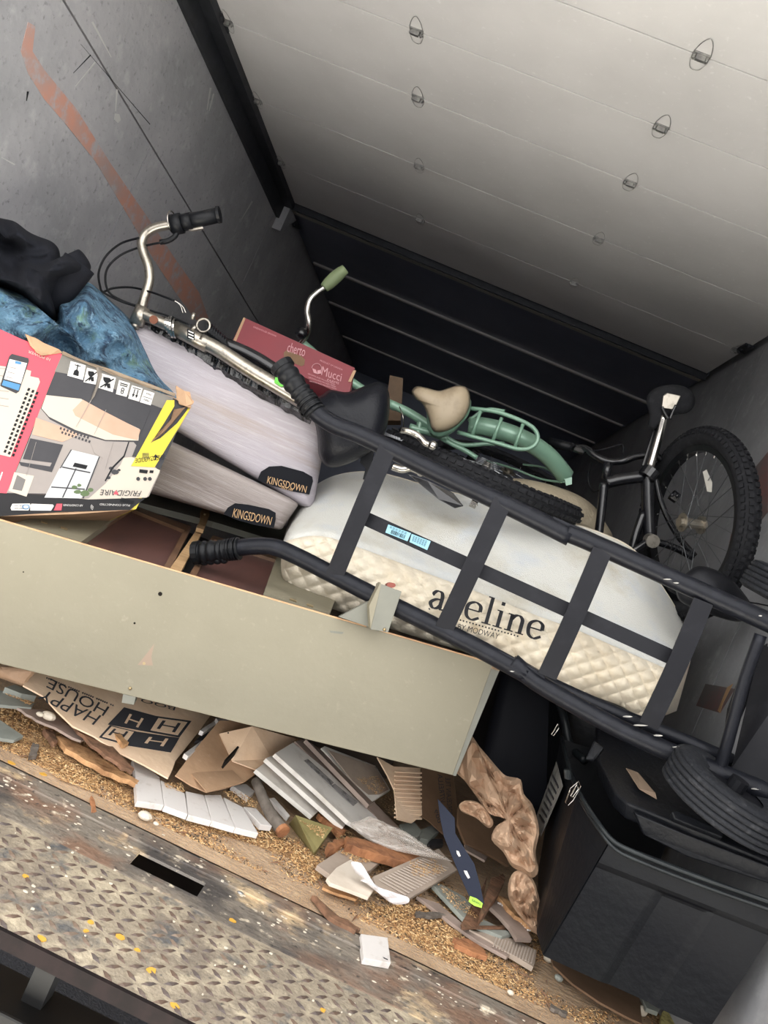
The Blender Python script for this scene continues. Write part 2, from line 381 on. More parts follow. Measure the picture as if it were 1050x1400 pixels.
# ragged bracket at the near left, corner brackets
for (x, y, Y) in ((300, 30, 2.5), (403, 307, 4.05), (1018, 478, 3.5)):
    q = F(x, y, H-.01); m = MB()
    for k in range(5): m.ball(q+Vector((random.uniform(-.02, .02), random.uniform(-.06, .06), 0)), .009, nu=6, nv=4)
    m.box((q.x-.02, q.y-.05, q.z), (q.x+.02, q.y+.05, q.z+.01)); m.build('roller_bracket', m_chan, dr)
tri = structure(MB().prism([Vector((XL+.002, 3.95, 2.02)), Vector((XL+.002, 4.12, 2.16)), Vector((XL+.002, 3.95, 2.16))], Vector((.05, 0, 0))).build('trim_5', m_wall))

# ================================================================== LARGE THINGS
ALB = .7
def Lp(a, b, t): return a+(b-a)*t
m_sage = mat('sage_grey_paint', '908a76', .5, n=[(3, '88826e', .4, .7), (60, '98927e', .6, .75)], bump=(40, .08))
m_sage2 = mat('sage_grey_paint_dull', '85857a', .55, n=[(6, '74756c', .4, .7)])
m_raw = mat('raw_pine_edge', 'd3ac84', .75, n=[(30, 'b98f68', .45, .7)])
m_pine = mat('pine_strip', 'c9a57a', .7, n=[(12, 'a98457', .4, .7)], stretch=(1, 6, 1))
m_brown = mat('brown_veneer', '6b4b46', .35, n=[(4, '58403d', .4, .7)], stretch=(6, 1, 6))
m_mould = mat('brown_moulding', '80624c', .4, n=[(9, '5f4636', .45, .7)])
m_black = mat('matt_black', '16181c', .55)
m_screw = mat('brass_screw', 'b9a57f', .35, .7)
m_shade = mat('dark_hole', '1b1713', .9)
# ---- the cabinet lying on its back
cab = thing('cabinet', P(300, 930, 1.8), 'sage grey painted wooden cabinet lying on its back across the pile of debris', 'cabinet')
FPl = Plane(P(0, 712, 1.64), P(676, 910, 1.93), P(620, 1060, 1.90))
nf = FPl.n
fb = [FPl.hit(x, y) for x, y in ((-95, 684), (674, 908), (619, 1060), (-95, 884))]
slab('front_board', fb, .016, m_sage, cab, bevel=.0012)
bk = -nf*.42+Vector((0, 0, .06))
top0, top1 = fb[0], fb[1]
# raw edge lipping along the top of the board
e0 = top0-nf*.0005; e1 = top1-nf*.0005; upv = (fb[0]-fb[3]).normalized()
MB().hexa([e0, e1, e1+upv*.0035, e0+upv*.0035, e0-nf*.0165, e1-nf*.0165, e1-nf*.0165+upv*.0035, e0-nf*.0165+upv*.0035]).build('raw_edge', m_raw, cab)
# end board (right) and its worn corner
r0, r1 = fb[1], fb[2]; dn = (r1-r0).normalized()
ax = (fb[1]-fb[0]).normalized()
MB().hexa([r0, r0+ax*.022, r1+ax*.008, r1, r0-nf*.05, r0+ax*.022-nf*.30, r1+ax*.008-nf*.30, r1-nf*.05]).build('end_board', m_sage2, cab)
MB().hexa([r0+upv*.002, r0+ax*.023+upv*.002, r0+ax*.022+dn*.012, r0+dn*.012, r0-nf*.02+upv*.002, r0+ax*.023-nf*.02+upv*.002, r0+ax*.022+dn*.012-nf*.02, r0+dn*.012-nf*.02]).build('worn_corner', m_raw, cab)
# face frame: plane tilted up at the back
TPl = Plane(P(0, 714, 1.69), P(640, 897, 1.96), P(300, 722, 2.42))
def tp(name, px, m, th=.018, off=0., lab=None, par=None):
    o = slab(name, [TPl.hit(x, y, off) for x, y in px], th, m, par or cab)
    if lab: o['label'] = lab
    return o
tp('back_rail', [(140, 657), (205, 662), (300, 694), (402, 728), (500, 762), (480, 782), (388, 748), (290, 718), (178, 689), (120, 680)], m_sage2, .02, .012)
tp('stile', [(20, 718), (110, 744), (170, 700), (150, 694), (96, 696)], m_sage, .02, .006)
tp('stile', [(360, 813), (377, 765), (392, 748), (470, 790), (450, 842)], m_sage, .02, .006)
tp('door_panel', [(99, 743), (180, 692), (258, 722), (222, 777)], m_brown, .008, -.012)
tp('door_panel', [(258, 787), (295, 735), (383, 760), (366, 817)], m_brown, .008, -.012)
for px in ([(222, 778), (252, 724), (261, 722), (232, 780)], [(178, 694), (184, 690), (262, 719), (255, 725)], [(258, 786), (289, 735), (295, 733), (267, 789)], [(288, 735), (292, 731), (384, 761), (380, 765)], [(99, 741), (176, 693), (180, 696), (104, 744)]):
    tp('moulding', px, m_mould, .014, -.002)
tp('inner_gap', [(232, 780), (262, 720), (292, 731), (258, 788)], m_black, .006, -.02)
tg = tp('toggle_strip', [(232, 779), (247, 783), (277, 727), (271, 722)], m_pine, .012, .004, 'bare pine strip between the panels')
tg = tp('toggle', [(266, 730), (276, 733), (284, 712), (284, 702), (279, 700), (272, 706), (272, 718)], m_pine, .012, .02, 'notched pine turn catch')
MB().ball(TPl.hit(277, 712, .022), .0035, nu=8, nv=5).build('screw', m_screw, tg, smooth=True)
for px in ([(152, 697), (205, 690), (150, 712)],):
    pass
# hinge leaves on the stiles
for x, y in ((55, 716), (82, 724), (395, 822), (418, 829)):
    tp('staple', [(x, y), (x+9, y+3), (x+9, y+5), (x, y+2)], m_screw, .002, .009)
# foot posts with braces
def foot(front, side, off, brace=None, cap=None):
    p = MB(); a = [FPl.hit(x, y, off) for x, y in front]
    o = slab('foot_post', a, .06, m_sage2, cab, bevel=.001)
    return o
fo = foot([(500, 857), (523, 861), (541, 807), (514, 797)], None, .065); fo['label'] = 'chipped square foot post standing up from the board'
slab('post_side', [FPl.hit(x, y, .064) for x, y in ((500, 856), (514, 797), (513, 795), (498, 826))], .03, m_sage, fo)
slab('glide', [FPl.hit(529+6*math.cos(t), 799+3.6*math.sin(t), .05) for t in [i*.52 for i in range(12)]], .02, mat('rust_red_glide', '9a4a3a', .5), fo)
MB().ball(FPl.hit(518, 857, .066), .004, nu=8, nv=5).build('screw', m_screw, fo, smooth=True)
slab('brace', [FPl.hit(x, y, .03) for x, y in ((461, 842), (509, 817), (500, 855))], .018, m_sage2, cab)['label'] = 'triangular corner brace'
f2 = foot([(166, 961), (183, 964), (188, 943), (170, 938)], None, -.001)
MB().ball(FPl.hit(178, 941, .001), .004, nu=8, nv=5).build('screw', m_screw, cab, smooth=True)
for x, y, r in ((219, 812, 3), (184, 852, 1.6), (197, 907, 2.2), (32, 782, 1), (312, 1002, 1.2)):
    flat('hole', [(x+r*math.cos(t), y+r*math.sin(t)) for t in [i*.8 for i in range(8)]], FPl, m_shade if r != 2.2 else m_screw, cab, .0006, .0005)
flat('worn_patch', [(188, 909), (209, 910), (207, 898), (211, 880), (205, 888), (197, 898)], FPl, mat('bare_worn_paint', 'a08c7a', .7), cab, .0004, .0003)['label'] = 'worn bare patch'
flat('scuff', [(450, 862), (470, 864), (468, 867), (452, 865)], FPl, m_sage2, cab, .0004, .0003)
MB().hexa([fb[3]-nf*.02+Vector((.02,0,.005)), fb[2]-nf*.02+Vector((-.02,0,.005)), fb[2]-nf*.02+upv*.01, fb[3]-nf*.02+upv*.01, fb[3]-nf*.42, fb[2]-nf*.40, fb[2]-nf*.40+upv*.012, fb[3]-nf*.42+upv*.012]).build('back_panel', m_sage2, cab)

# ---- mattresses
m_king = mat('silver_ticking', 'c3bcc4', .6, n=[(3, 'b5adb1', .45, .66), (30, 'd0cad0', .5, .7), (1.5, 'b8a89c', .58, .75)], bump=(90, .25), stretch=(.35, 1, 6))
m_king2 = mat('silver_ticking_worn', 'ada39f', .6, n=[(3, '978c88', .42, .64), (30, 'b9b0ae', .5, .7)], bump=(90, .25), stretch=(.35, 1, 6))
m_navy = mat('navy_label_satin', '0c0f18', .7)
m_gold = mat('gold_thread', 'cfa87a', .45, .2)
def king(front, Y, label, m, lab_px, txt, dep, txt2=None):
    fr = [P(x, y, Y[i]) for i, (x, y) in enumerate(front)]
    t = thing('mattress', (fr[2]+fr[3])/2, label, 'mattress', 'slim mattresses with navy corner labels')
    c = fr + [p+dep for p in fr]
    rhexa('ticking', c, m, t, (.10, .22, .12), 18)
    pl = Plane(fr[0], fr[1], fr[2])
    lb = flat('corner_label', lab_px, pl, m_navy, t, .005, .008); lb['label'] = 'rounded navy label with gold lettering'
    textq('KINGSDOWN', txt, pl, m_gold, lb, off=.0062)
    if txt2: textq('SINCE 1904', txt2, pl, m_gold, lb, off=.0062)
    # piping cords top and bottom
    for a, b in ((0, 1), (3, 2)):
        pp = [Lp(fr[a], fr[b], t2) + pl.n*.002 for t2 in (.06, .3, .6, .93)]
    return t
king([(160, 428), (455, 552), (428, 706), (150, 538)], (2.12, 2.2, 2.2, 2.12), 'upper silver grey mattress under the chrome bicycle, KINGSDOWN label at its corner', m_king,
     [(352, 656), (357, 645), (368, 638), (385, 637), (415, 645), (427, 652), (428, 658), (423, 676), (400, 672), (372, 664)],
     [(365, 661), (418, 674), (420, 665), (367, 651)], Vector((-.25, 1.0, .12)), [(384, 668), (400, 672), (401, 669), (385, 665)])
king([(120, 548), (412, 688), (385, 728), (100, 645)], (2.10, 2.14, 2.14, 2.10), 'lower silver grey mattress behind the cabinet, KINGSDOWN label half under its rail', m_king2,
     [(306, 703), (312, 694), (322, 688), (340, 690), (368, 696), (377, 701), (377, 710), (374, 722), (350, 718), (325, 711)],
     [(318, 707), (370, 718), (373, 707), (321, 695)], Vector((-.25, 1.0, -.02)))
# ---- the rolled cream mattress, quilted
m_quilt = mat('cream_quilted_knit', 'f6ecd8', .8, n=[(5, 'ebdcc2', .45, .7), (9, 'd8bb8c', .62, .75)], bump=(220, .25))
m_knit = mat('white_knit_top', 'ecece6', .8, n=[(3, 'd2cbb9', .52, .7), (7, 'dfe4e8', .5, .7)], bump=(300, .4))
foam = thing('mattress', P(650, 900, 2.1), 'cream foam mattress with diamond quilted side and aveline lettering behind the hand truck', 'mattress')
topE = [(398, 700), (425, 668), (465, 648), (520, 646), (600, 668), (680, 686), (760, 708), (822, 728), (868, 752), (905, 800), (935, 850), (946, 882)]
rid = [(386, 745), (396, 738), (440, 733), (500, 752), (590, 786), (660, 812), (730, 840), (790, 862), (850, 888), (890, 905), (925, 918), (944, 905)]
bot = [(384, 772), (388, 792), (412, 815), (470, 838), (560, 868), (640, 893), (700, 913), (760, 933), (810, 951), (850, 966), (885, 984), (925, 972)]
NU, NV = 264, 90
def cr(arr, t):
    n = len(arr)-1; s = min(t*n, n-1e-6); i = int(s); f = s-i
    p = [Vector(arr[max(0, min(n, i+k))]) for k in (-1, 0, 1, 2)]
    return .5*((2*p[1])+(p[2]-p[0])*f+(2*p[0]-5*p[1]+4*p[2]-p[3])*f*f+(p[3]-3*p[2]+3*p[1]-p[0])*f**3)
def foam_part(name, lo, hi, Ylo, Yhi, m, quilt, wav, amp):
    vs = []; fs = []
    for i in range(NU+1):
        t = i/NU; a = cr(lo, t); b = cr(hi, t)
        for j in range(NV+1):
            v = j/NV; q = a+(b-a)*v; end = min(1, min(t, 1-t)*9)
            Yv = Ylo+(Yhi-Ylo)*v**1.25
            bulge = math.sin(math.pi*v)**.6*.05*quilt + wav*math.sin(v*9+t*2.2+.8*math.sin(t*4))*.5*(1 if v > .08 else v/.08)
            Yv += (1-end)**2*.14 - bulge
            p = P(q.x, q.y, Yv)
            uu = p.x*34+v*0; 
            s = (q.x*.92+q.y*.39)/13.5; w = (-q.x*.39+q.y*.92)/11.5
            g = abs(math.sin((s+w)*math.pi/2))*abs(math.sin((s-w)*math.pi/2))
            g2 = g**.45
            vs.append(P(q.x, q.y, Yv-amp*g2*min(1, end+.3)))
    for i in range(NU):
        for j in range(NV): fs.append((i*(NV+1)+j, (i+1)*(NV+1)+j, (i+1)*(NV+1)+j+1, i*(NV+1)+j+1))
    return MB().add(vs, fs).build(name, m, foam, smooth=True, fix=False)
foam_part('side_panel', rid, bot, 2.02, 2.06, m_quilt, 1, 0, .015)['label'] = 'cream diamond quilted side'
foam_part('top_panel', rid, topE, 2.02, 2.42, m_knit, 0, .018, .0015)['label'] = 'whiter knitted top'
# closing back and underside
vs = []; fs = []; n = 40
for i in range(n+1):
    t = i/n; a = cr(topE, t); b = cr(bot, t); e = (1-min(1, min(t, 1-t)*9))**2*.14
    pa = P(a.x, a.y, 2.42+e); pb = P(b.x, b.y, 2.06+e); vs += [pa, pa+Vector((0, .12, -.16)), pb+Vector((0, .22, .03)), pb]
for i in range(n):
    for j in range(3): fs.append((i*4+j, i*4+4+j, i*4+5+j, i*4+1+j))
MB().add(vs, fs).build('underside', m_quilt, foam, smooth=True)
# lettering
AP = Plane(P(440, 790, 1.948), P(640, 860, 1.948), P(880, 950, 1.948))
AP = Plane(P(440, 790, 1.955), P(880, 950, 1.955), P(500, 740, 1.955+.005))
m_ink = mat('charcoal_ink', '26262b', .6)
def serif_word(par, pl, ax0, ux, uy, off=.002):
    """lowercase slab-serif letters drawn as varying ribbons; units: x-height 1"""
    def rib(mb, pts, w):
        pp, tt = spline([Vector((a, b, 0)) for a, b in pts], 8) if len(pts) > 2 else ([Vector((a, b, 0)) for a, b in pts], [0, 1])
        L = []; R = []
        for i, p in enumerate(pp):
            t = (pp[min(i+1, len(pp)-1)]-pp[max(i-1, 0)]).normalized(); nn = Vector((-t.y, t.x, 0))
            ww = w(tt[i], t) if callable(w) else w
            L.append(p+nn*ww/2); R.append(p-nn*ww/2)
        vs = [pl.hit(ax0[0]+q.x*ux[0]+q.y*uy[0], ax0[1]+q.x*ux[1]+q.y*uy[1], off) for q in L+R]; n = len(L)
        mb.add(vs, [(i, i+1, n+i+1, n+i) for i in range(n-1)])
    con = lambda t, d: .08+.13*abs(d.y)
    lets = {
     'a': [([(.12, .78), (.3, .98), (.55, .97), (.66, .72), (.66, .25), (.72, .05), (.92, .06)], con), ([(.66, .58), (.35, .52), (.12, .28), (.28, .03), (.5, .06), (.66, .26)], con), ([(.12, .72), (.2, .8)], .16)],
     'v': [([(.12, .96), (.46, .02)], .2), ([(.80, .96), (.46, .02)], .09), ([(-.02, .97), (.34, .97)], .07), ([(.62, .97), (.96, .97)], .07)],
     'e': [([(.1, .54), (.82, .54)], .08), ([(.83, .54), (.78, .86), (.48, 1.0), (.16, .82), (.1, .48), (.2, .14), (.5, 0), (.85, .2)], con)],
     'l': [([(.3, 1.55), (.3, .0)], .2), ([(.08, 1.52), (.3, 1.52)], .07), ([(.04, .03), (.56, .03)], .07)],
     'i': [([(.3, .97), (.3, .0)], .2), ([(.08, .94), (.3, .94)], .07), ([(.04, .03), (.56, .03)], .07), ([(.2, 1.36), (.4, 1.36)], .2)],
     'n': [([(.28, .97), (.28, .0)], .2), ([(.06, .94), (.28, .94)], .07), ([(.04, .03), (.52, .03)], .07), ([(.28, .66), (.45, .92), (.68, .97), (.86, .8), (.88, .5), (.88, .0)], con), ([(.66, .03), (1.1, .03)], .07)]}
    x = 0
    for ch, adv in (('a', .98), ('v', .98), ('e', 1.0), ('l', .62), ('i', .64), ('n', 1.18), ('e', 1.)):
        mb = MB()
        for pts, w in lets[ch]: rib(mb, [(a+x, b) for a, b in pts], w)
        mb.build('letter', m_ink, par, fix=False)
        x += adv
lt = flat('lettering', [(586, 831), (588, 832), (588, 834), (586, 833)], AP, m_ink, foam, .0, .0005)
serif_word(lt, AP, (584, 829), (24.6, 7.4), (6.6, -23.5), .001)
bl = MB()
for i in range(20):
    x = 625+i*4.35; y = 846.5+i*1.22; q = AP.hit(x, y, .001); bl.ball(q, .0022, nu=6, nv=4)
bl.build('dotted_rule', m_ink, lt, fix=False)
textq('BY MODWAY', [(625, 855), (682, 871), (685, 863), (628, 847.5)], AP, m_ink, lt, off=.001) if False else textq('BY MODWAY', [(625, 860), (681, 874), (683.5, 866.5), (627.5, 852.5)], AP, m_ink, lt, off=.001)
# ---- second tan mattress behind
m_tan = mat('tan_quilted_knit', 'b5a890', .8, n=[(4, '9d8f78', .45, .68), (40, 'c4b8a0', .55, .7)], bump=(90, .4))
tm = pillow('mattress', [(640, 690), (660, 670), (690, 655), (730, 657), (780, 672), (810, 690), (828, 715), (836, 735), (800, 728), (745, 716), (690, 706), (650, 700)], (735, 688), 2.75, .10, m_tan, amp=.02, K=12, back=.3)
tag(tm, 'tan quilted foam mattress lying behind the knobby bicycle tyre', 'mattress')
# ================================================================== HAND TRUCK
m_tube = mat('charcoal_powder_coat', '1b1d24', .4, .2, n=(30, '23252d', .5, .7), bump=(200, .1))
m_bar = mat('charcoal_flat_bar', '1c1d23', .5, .2, n=(25, '24252b', .5, .7))
m_grip = mat('black_rubber_grip', '15171b', .45)
m_tyre = mat('dusty_tyre_rubber', '24262b', .75, n=(40, '45464a', .55, .75), bump=(120, .4))
m_chrome = mat('chrome', 'cfcbc4', .18, 1.)
m_alu = mat('brushed_aluminium', 'bdb6aa', .3, .9, n=(60, '8f8a82', .5, .7))
m_chip = mat('chipped_primer', 'b8b6b2', .7)
ht = thing('hand_truck', P(700, 880, 1.9), 'long charcoal steel hand truck leaning over the mattress with two rubber grips', 'hand truck')
def YR(x): return 1.90-.20*(x-300)/750
def pr(x, y, d=0.): return P(x, y, YR(x)+d)
tubeo('upper_rail', [pr(424, 556), pr(440, 570, .0), pr(462, 583), pr(500, 598), pr(600, 647), pr(700, 694), pr(780, 734)], .0225, m_tube, ht, 14)
tubeo('upper_rail', [pr(775, 728), pr(800, 738), pr(850, 760), pr(950, 805), pr(1075, 862)], .0215, m_tube, ht, 14)
tubeo('lower_rail', [pr(322, 750), pr(345, 747), pr(375, 748), pr(405, 760), pr(450, 783), pr(540, 829), pr(640, 879), pr(720, 922)], .0215, m_tube, ht, 14)
tubeo('lower_rail', [pr(700, 905), pr(730, 930), pr(780, 960), pr(850, 998), pr(950, 1043), pr(1080, 1096)], .0215, m_tube, ht, 14)
tubeo('stiffener_tube', [pr(700, 905, .05), pr(760, 938, .05), pr(850, 978, .05), pr(930, 1010, .05), pr(1000, 1040, .05)], .016, m_tube, ht, 12)
MB().obox(pr(792, 733), (pr(830, 750)-pr(755, 716))*.5, Vector((0, .012, 0)), (pr(792, 720)-pr(792, 742))*.5).build('joint_plate', m_tube, ht, bevel=.004)
MB().obox(pr(712, 915), (pr(745, 932)-pr(680, 898))*.5, Vector((0, .012, 0)), (pr(712, 903)-pr(712, 926))*.5).build('joint_plate', m_tube, ht, bevel=.004)
def grip(a, b, nm):
    g = thing_part = MB(); A = pr(*a); B = pr(*b); d = B-A; L = d.length; d.normalize()
    def rad(t): return .026+.0025*math.sin(t*60) if t > .45 else .0275+.002*math.sin(t*38)
    g.tube([A+(B-A)*i/40 for i in range(41)], rad, 14, 1)
    o = g.build('grip', m_grip, ht, smooth=True, fix=False)
    f = MB()
    for k in range(4): f.ball(A+(B-A)*(.18+.15*k)-UP*.024, .011, 1.1, 1, .9, 8, 6)
    f.build('finger_ridges', m_grip, o, smooth=True, fix=False)
    c = MB().tube([A-d*.004, A+d*.012], .0305, 16, 1).build('grip_end_cap', m_grip, o, smooth=False)
    MB().tube([A-d*.006, A-d*.004], .006, 8, 1).build('vent_hole', m_shade, o)
    rg = MB()
    for k in range(5): q = B-(B-A)*.06*(k+.5); rg.tube([q-d*.0015, q+d*.0015], .029, 14, 1)
    rg.build('ribs', m_grip, o, fix=False)
grip((385, 500), (432, 565), 0); grip((268, 756), (328, 750), 0)
# crossbars: curved flat strips
def bar(a, b, w, d0, m=m_bar, bow=.01, nm='crossbar', name2=None):
    A, B = pr(*a, d0), pr(*b, d0); u = (B-A).normalized(); n = 10; side = u.cross(Vector((0, 1, 0))).normalized()*w/2
    vs = []; fs = []
    for i in range(n+1):
        t = i/n; c = A+(B-A)*t+Vector((0, -math.sin(math.pi*t)*bow, 0)); th = Vector((0, .004, 0))
        vs += [c-side, c+side, c+side+th, c-side+th]
    for i in range(n):
        k = i*4
        for j in range(4): fs.append((k+j, k+(j+1) % 4, k+4+(j+1) % 4, k+4+j))
    fs += [(0, 1, 2, 3), (n*4, n*4+1, n*4+2, n*4+3)]
    return MB().add(vs, fs).build(nm, m, ht)
bar((531, 610), (456, 790), .043, -.02); bar((688, 684), (607, 860), .043, -.02); bar((824, 752), (748, 925), .043, -.02)
bar((962, 822), (887, 992), .043, -.02)
bar((500, 709), (928, 903), .034, .004, bow=0, nm='centre_bar')
tubeo('axle_strut', [pr(1040, 868), pr(1018, 930), pr(996, 1010), pr(984, 1052)], .013, m_tube, ht)
LPl = Plane(pr(500, 709, .0022), pr(928, 903, .0022), pr(510, 690, .0022))
m_blue = mat('pale_blue_sticker', '8fc3d8', .4)
for px, tx in (([(531, 717), (562, 729), (557, 740), (527, 728)], 0), ([(563, 730), (589, 740), (584, 752), (560, 741)], 1)):
    lb = flat('sticker', px, LPl, m_blue, ht, .001, .0008); lb['label'] = 'pale blue barcode sticker'
    bm_ = MB(); a, b, c, d = [Vector((q[0], q[1], 0)) for q in px]
    if tx == 0:
        for i in range(14):
            u = .22+.045*i; w = random.choice((.012, .02, .028))
            bm_.add([LPl.hit(*(Lp(Lp(a, b, uu), Lp(d, c, uu), vv)).xy, .0022) for uu, vv in ((u, .42), (u+w, .42), (u+w, .88), (u, .88))], [(0, 1, 2, 3)])
    for r in range(2 if tx == 0 else 5):
        v = .12+.14*r
        for k in range(6):
            u = .1+.13*k; bm_.add([LPl.hit(*(Lp(Lp(a, b, uu), Lp(d, c, uu), vv)).xy, .0022) for uu, vv in ((u, v), (u+.09, v), (u+.09, v+.05), (u, v+.05))], [(0, 1, 2, 3)])
    bm_.build('barcode', m_black, lb, fix=False)
for (x, y, w) in ((915, 792, 10), (925, 797, 5), (1040, 842, 3), (858, 980, 8), (875, 992, 12), (900, 1006, 9), (930, 1022, 14), (945, 1035, 9), (958, 1043, 3), (1033, 1079, 7), (700, 918, 4)):
    q = pr(x, y, -.0222); s = MB(); pts = [q+RT*w*.0016*math.cos(i*.9)*random.uniform(.6, 1)+Vector((0, .002*abs(math.sin(i)), 0))+(UP*.35-RT*.0)*.0045*math.sin(i*.9) for i in range(7)]
    MB().prism(pts, Vector((0, .004, 0))).build('paint_chip', m_chip, ht)
# toe plate, side gusset with striped label
m_toe = mat('scuffed_black_plate', '1a1b20', .5, .2, n=(12, '2b2c31', .5, .7))
slab('toe_plate', [pr(1000, 1050, .02), pr(1040, 880, .10), pr(1100, 905, .02), pr(1080, 1090, -.02)], .006, m_toe, ht, bevel=.001)
slab('gusset', [pr(985, 1056, .05), pr(1012, 985, .08), pr(1035, 930, .1), pr(1050, 880, .11), pr(1020, 905, .1), pr(996, 970, .07)], .006, m_toe, ht)
GP = Plane(pr(1000, 1050, .018), pr(1040, 880, .098), pr(1080, 1090, -.022))
lb = flat('label', [(1040, 968), (1062, 960), (1075, 1000), (1045, 1006), (1034, 996)], GP, mat('label_pink_grey', 'b59f9c', .5), ht, .002)
for k in range(6): flat('stripe', [(1036+k*.6, 994-k*4.6), (1062, 1001-k*4.6), (1062, 1003-k*4.6), (1036+k*.6, 996-k*4.6)], GP, m_black, lb, .0035)
def disc_wheel(par, c, ax, R, w, ribs=5):
    ax = ax.normalized(); u = ax.orthogonal().normalized(); v = ax.cross(u)
    prof = []; 
    prof.append((R*.45, -w*.35)); prof.append((R*.62, -w*.5)); prof.append((R*.86, -w*.5)); prof.append((R*.97, -w*.42))
    for i in range(ribs):
        a = -w*.42+(w*.84)*i/ribs; b = -w*.42+(w*.84)*(i+.72)/ribs; c2 = -w*.42+(w*.84)*(i+.86)/ribs
        prof += [(R*(.99+.01*math.sin(math.pi*(i+.5)/ribs)), a+.001), (R*(.99+.01*math.sin(math.pi*(i+.5)/ribs)), b), (R*.955, b+.001), (R*.955, c2)]
    prof += [(R*.97, w*.42), (R*.86, w*.5), (R*.62, w*.5), (R*.45, w*.35)]
    n = 48; vs = []; fs = []; m = len(prof)
    for i in range(n):
        a = 2*math.pi*i/n; d = u*math.cos(a)+v*math.sin(a)
        for r, z in prof: vs.append(c+d*r+ax*z)
    for i in range(n):
        for j in range(m-1): fs.append((i*m+j, i*m+j+1, ((i+1) % n)*m+j+1, ((i+1) % n)*m+j))
    ty = MB().add(vs, fs).build('tyre', m_tyre, par, smooth=True, fix=False)
    hb = MB().tube([c-ax*w*.3, c+ax*w*.3], R*.47, 24, 1).tube([c-ax*w*.62, c+ax*w*.62], R*.14, 12, 1).build('wheel_hub', m_toe, par)
    return ty
wc = P(976, 1066, 1.93)
disc_wheel(ht, P(996, 1090, 1.67), Vector((.10, -.18, .95)), .135, .075)
disc_wheel(ht, P(1085, 815, 1.90), Vector((.1, -.15, .95)), .12, .075)['label'] = 'tyre catching the daylight'
pillow('fender', [(925, 800), (938, 784), (956, 774), (985, 782), (1008, 800), (1030, 835), (1010, 850), (965, 838), (930, 822)], (970, 812), 2.1, .05, m_toe, ht, amp=.01)

# ================================================================== BICYCLES
m_spoke = mat('spoke_steel', '8d8f92', .3, .9)
m_knob = mat('black_knobby_rubber', '1b1c20', .8, n=(60, '2e2f33', .5, .7))
m_rim = mat('black_rim', '1c1d21', .35, .4)
m_blk = mat('gloss_black_paint', '17181d', .25, .1, coat=.3)
m_green = mat('jade_green_enamel', '8fb8a0', .3, .1, coat=.4)
m_tansad = mat('tan_saddle_vinyl', 'c4b296', .5, n=(14, 'ab9a80', .5, .7))
m_cable = mat('black_cable', '101115', .5)
def wheel(par, c, ax, R, tr, tm=m_knob, knobs=70, rimw=.014, spokes=28, gl=True):
    ax = ax.normalized(); u = ax.orthogonal().normalized(); v = ax.cross(u)
    def on(a, r, z=0): return c+(u*math.cos(a)+v*math.sin(a))*r+ax*z
    ty = MB().tube([on(2*math.pi*i/56, R-tr) for i in range(56)], tr, 12, 1, True).build('tyre', tm, par, smooth=True, fix=False)
    if knobs:
        kb = MB()
        for i in range(knobs):
            for j, (z, rr) in enumerate(((-.85, .45), (-.35, .93), (.35, .93), (.85, .45))):
                a = 2*math.pi*(i+.5*(j % 2))/knobs; q = on(a, R-tr+tr*rr, z*tr); rad = (q-on(a, R-tr)).normalized(); tg = ax.cross(rad).normalized() if abs(ax.dot(rad)) < .99 else u
                tan = (on(a+.01, R)-on(a, R)).normalized(); sd = rad.cross(tan)
                kb.obox(q+rad*.001, tan*(2*math.pi*R/knobs*.30), sd*tr*.2, rad*.004)
        kb.build('tread_knobs', tm, ty, fix=False)['kind'] = 'stuff'
    rm = MB()
    n = 56; pr_ = [(-1, R-2*tr+.004), (1, R-2*tr+.004), (.8, R-2*tr-rimw), (-.8, R-2*tr-rimw)]; vs = []; fs = []
    for i in range(n):
        for z, r in pr_: vs.append(on(2*math.pi*i/n, r, z*tr*.55))
    for i in range(n):
        for j in range(4): fs.append((i*4+j, i*4+(j+1) % 4, ((i+1) % n)*4+(j+1) % 4, ((i+1) % n)*4+j))
    rm.add(vs, fs).build('rim', m_rim, par, fix=False)
    MB().tube([c-ax*.045, c+ax*.045], .016, 12, 1).tube([c-ax*.034, c-ax*.03], .03, 14, 1).tube([c+ax*.03, c+ax*.034], .03, 14, 1).build('hub', m_alu, par)
    for i in range(spokes):
        a = 2*math.pi*i/spokes; b = a+(.9 if i % 4 < 2 else -.9); z = .032 if i % 2 else -.032
        MB().tube([on(b, .027, z), on(a, R-2*tr-rimw*.5)], .0012, 4, 1, cap=False).build('spoke', m_spoke, par, fix=False)
    nb = MB()
    for i in range(spokes): a = 2*math.pi*i/spokes; nb.tube([on(a, R-2*tr-rimw), on(a, R-2*tr-rimw-.012)], .0028, 6, 1)
    nb.build('spoke_nipples', m_chrome, par, fix=False)['kind'] = 'stuff'
    return on
def saddle(name, outline, cen, Y, bulge, m, par, **k): return pillow(name, outline, cen, Y, bulge, m, par, **k)

# ---- chrome cruiser lying on its side along the silver mattresses
b1 = thing('bicycle', P(430, 570, 2.3), 'chrome framed bicycle with wide black saddle lying along the silver mattresses', 'bicycle')
def p1(x, y, d=0.): return P(x, y, 2.12+d)
tubeo('handlebar', [p1(183, 448), p1(190, 432), p1(197, 408), p1(204, 385), p1(203, 365), p1(196, 345), p1(194, 330), p1(200, 319), p1(214, 311), p1(240, 306), p1(262, 302)], .0135, m_alu, b1, 14)
g = MB().tube([p1(235, 308), p1(249, 305)], .029, 14, 1).tube([p1(248, 305), p1(262, 302)], .024, 14, 1)
o = g.build('shifter', m_grip, b1, smooth=True); o.data.polygons.foreach_set('use_smooth', [True]*len(o.data.polygons))
MB().tube([p1(260, 302), p1(272, 300), p1(299, 294)], (.0225, .021), 14, 1).build('grip', m_grip, b1, smooth=True)
MB().tube([p1(297, 294), p1(301, 293.4)], .0235, 14, 1).build('grip_end_cap', m_grip, b1)
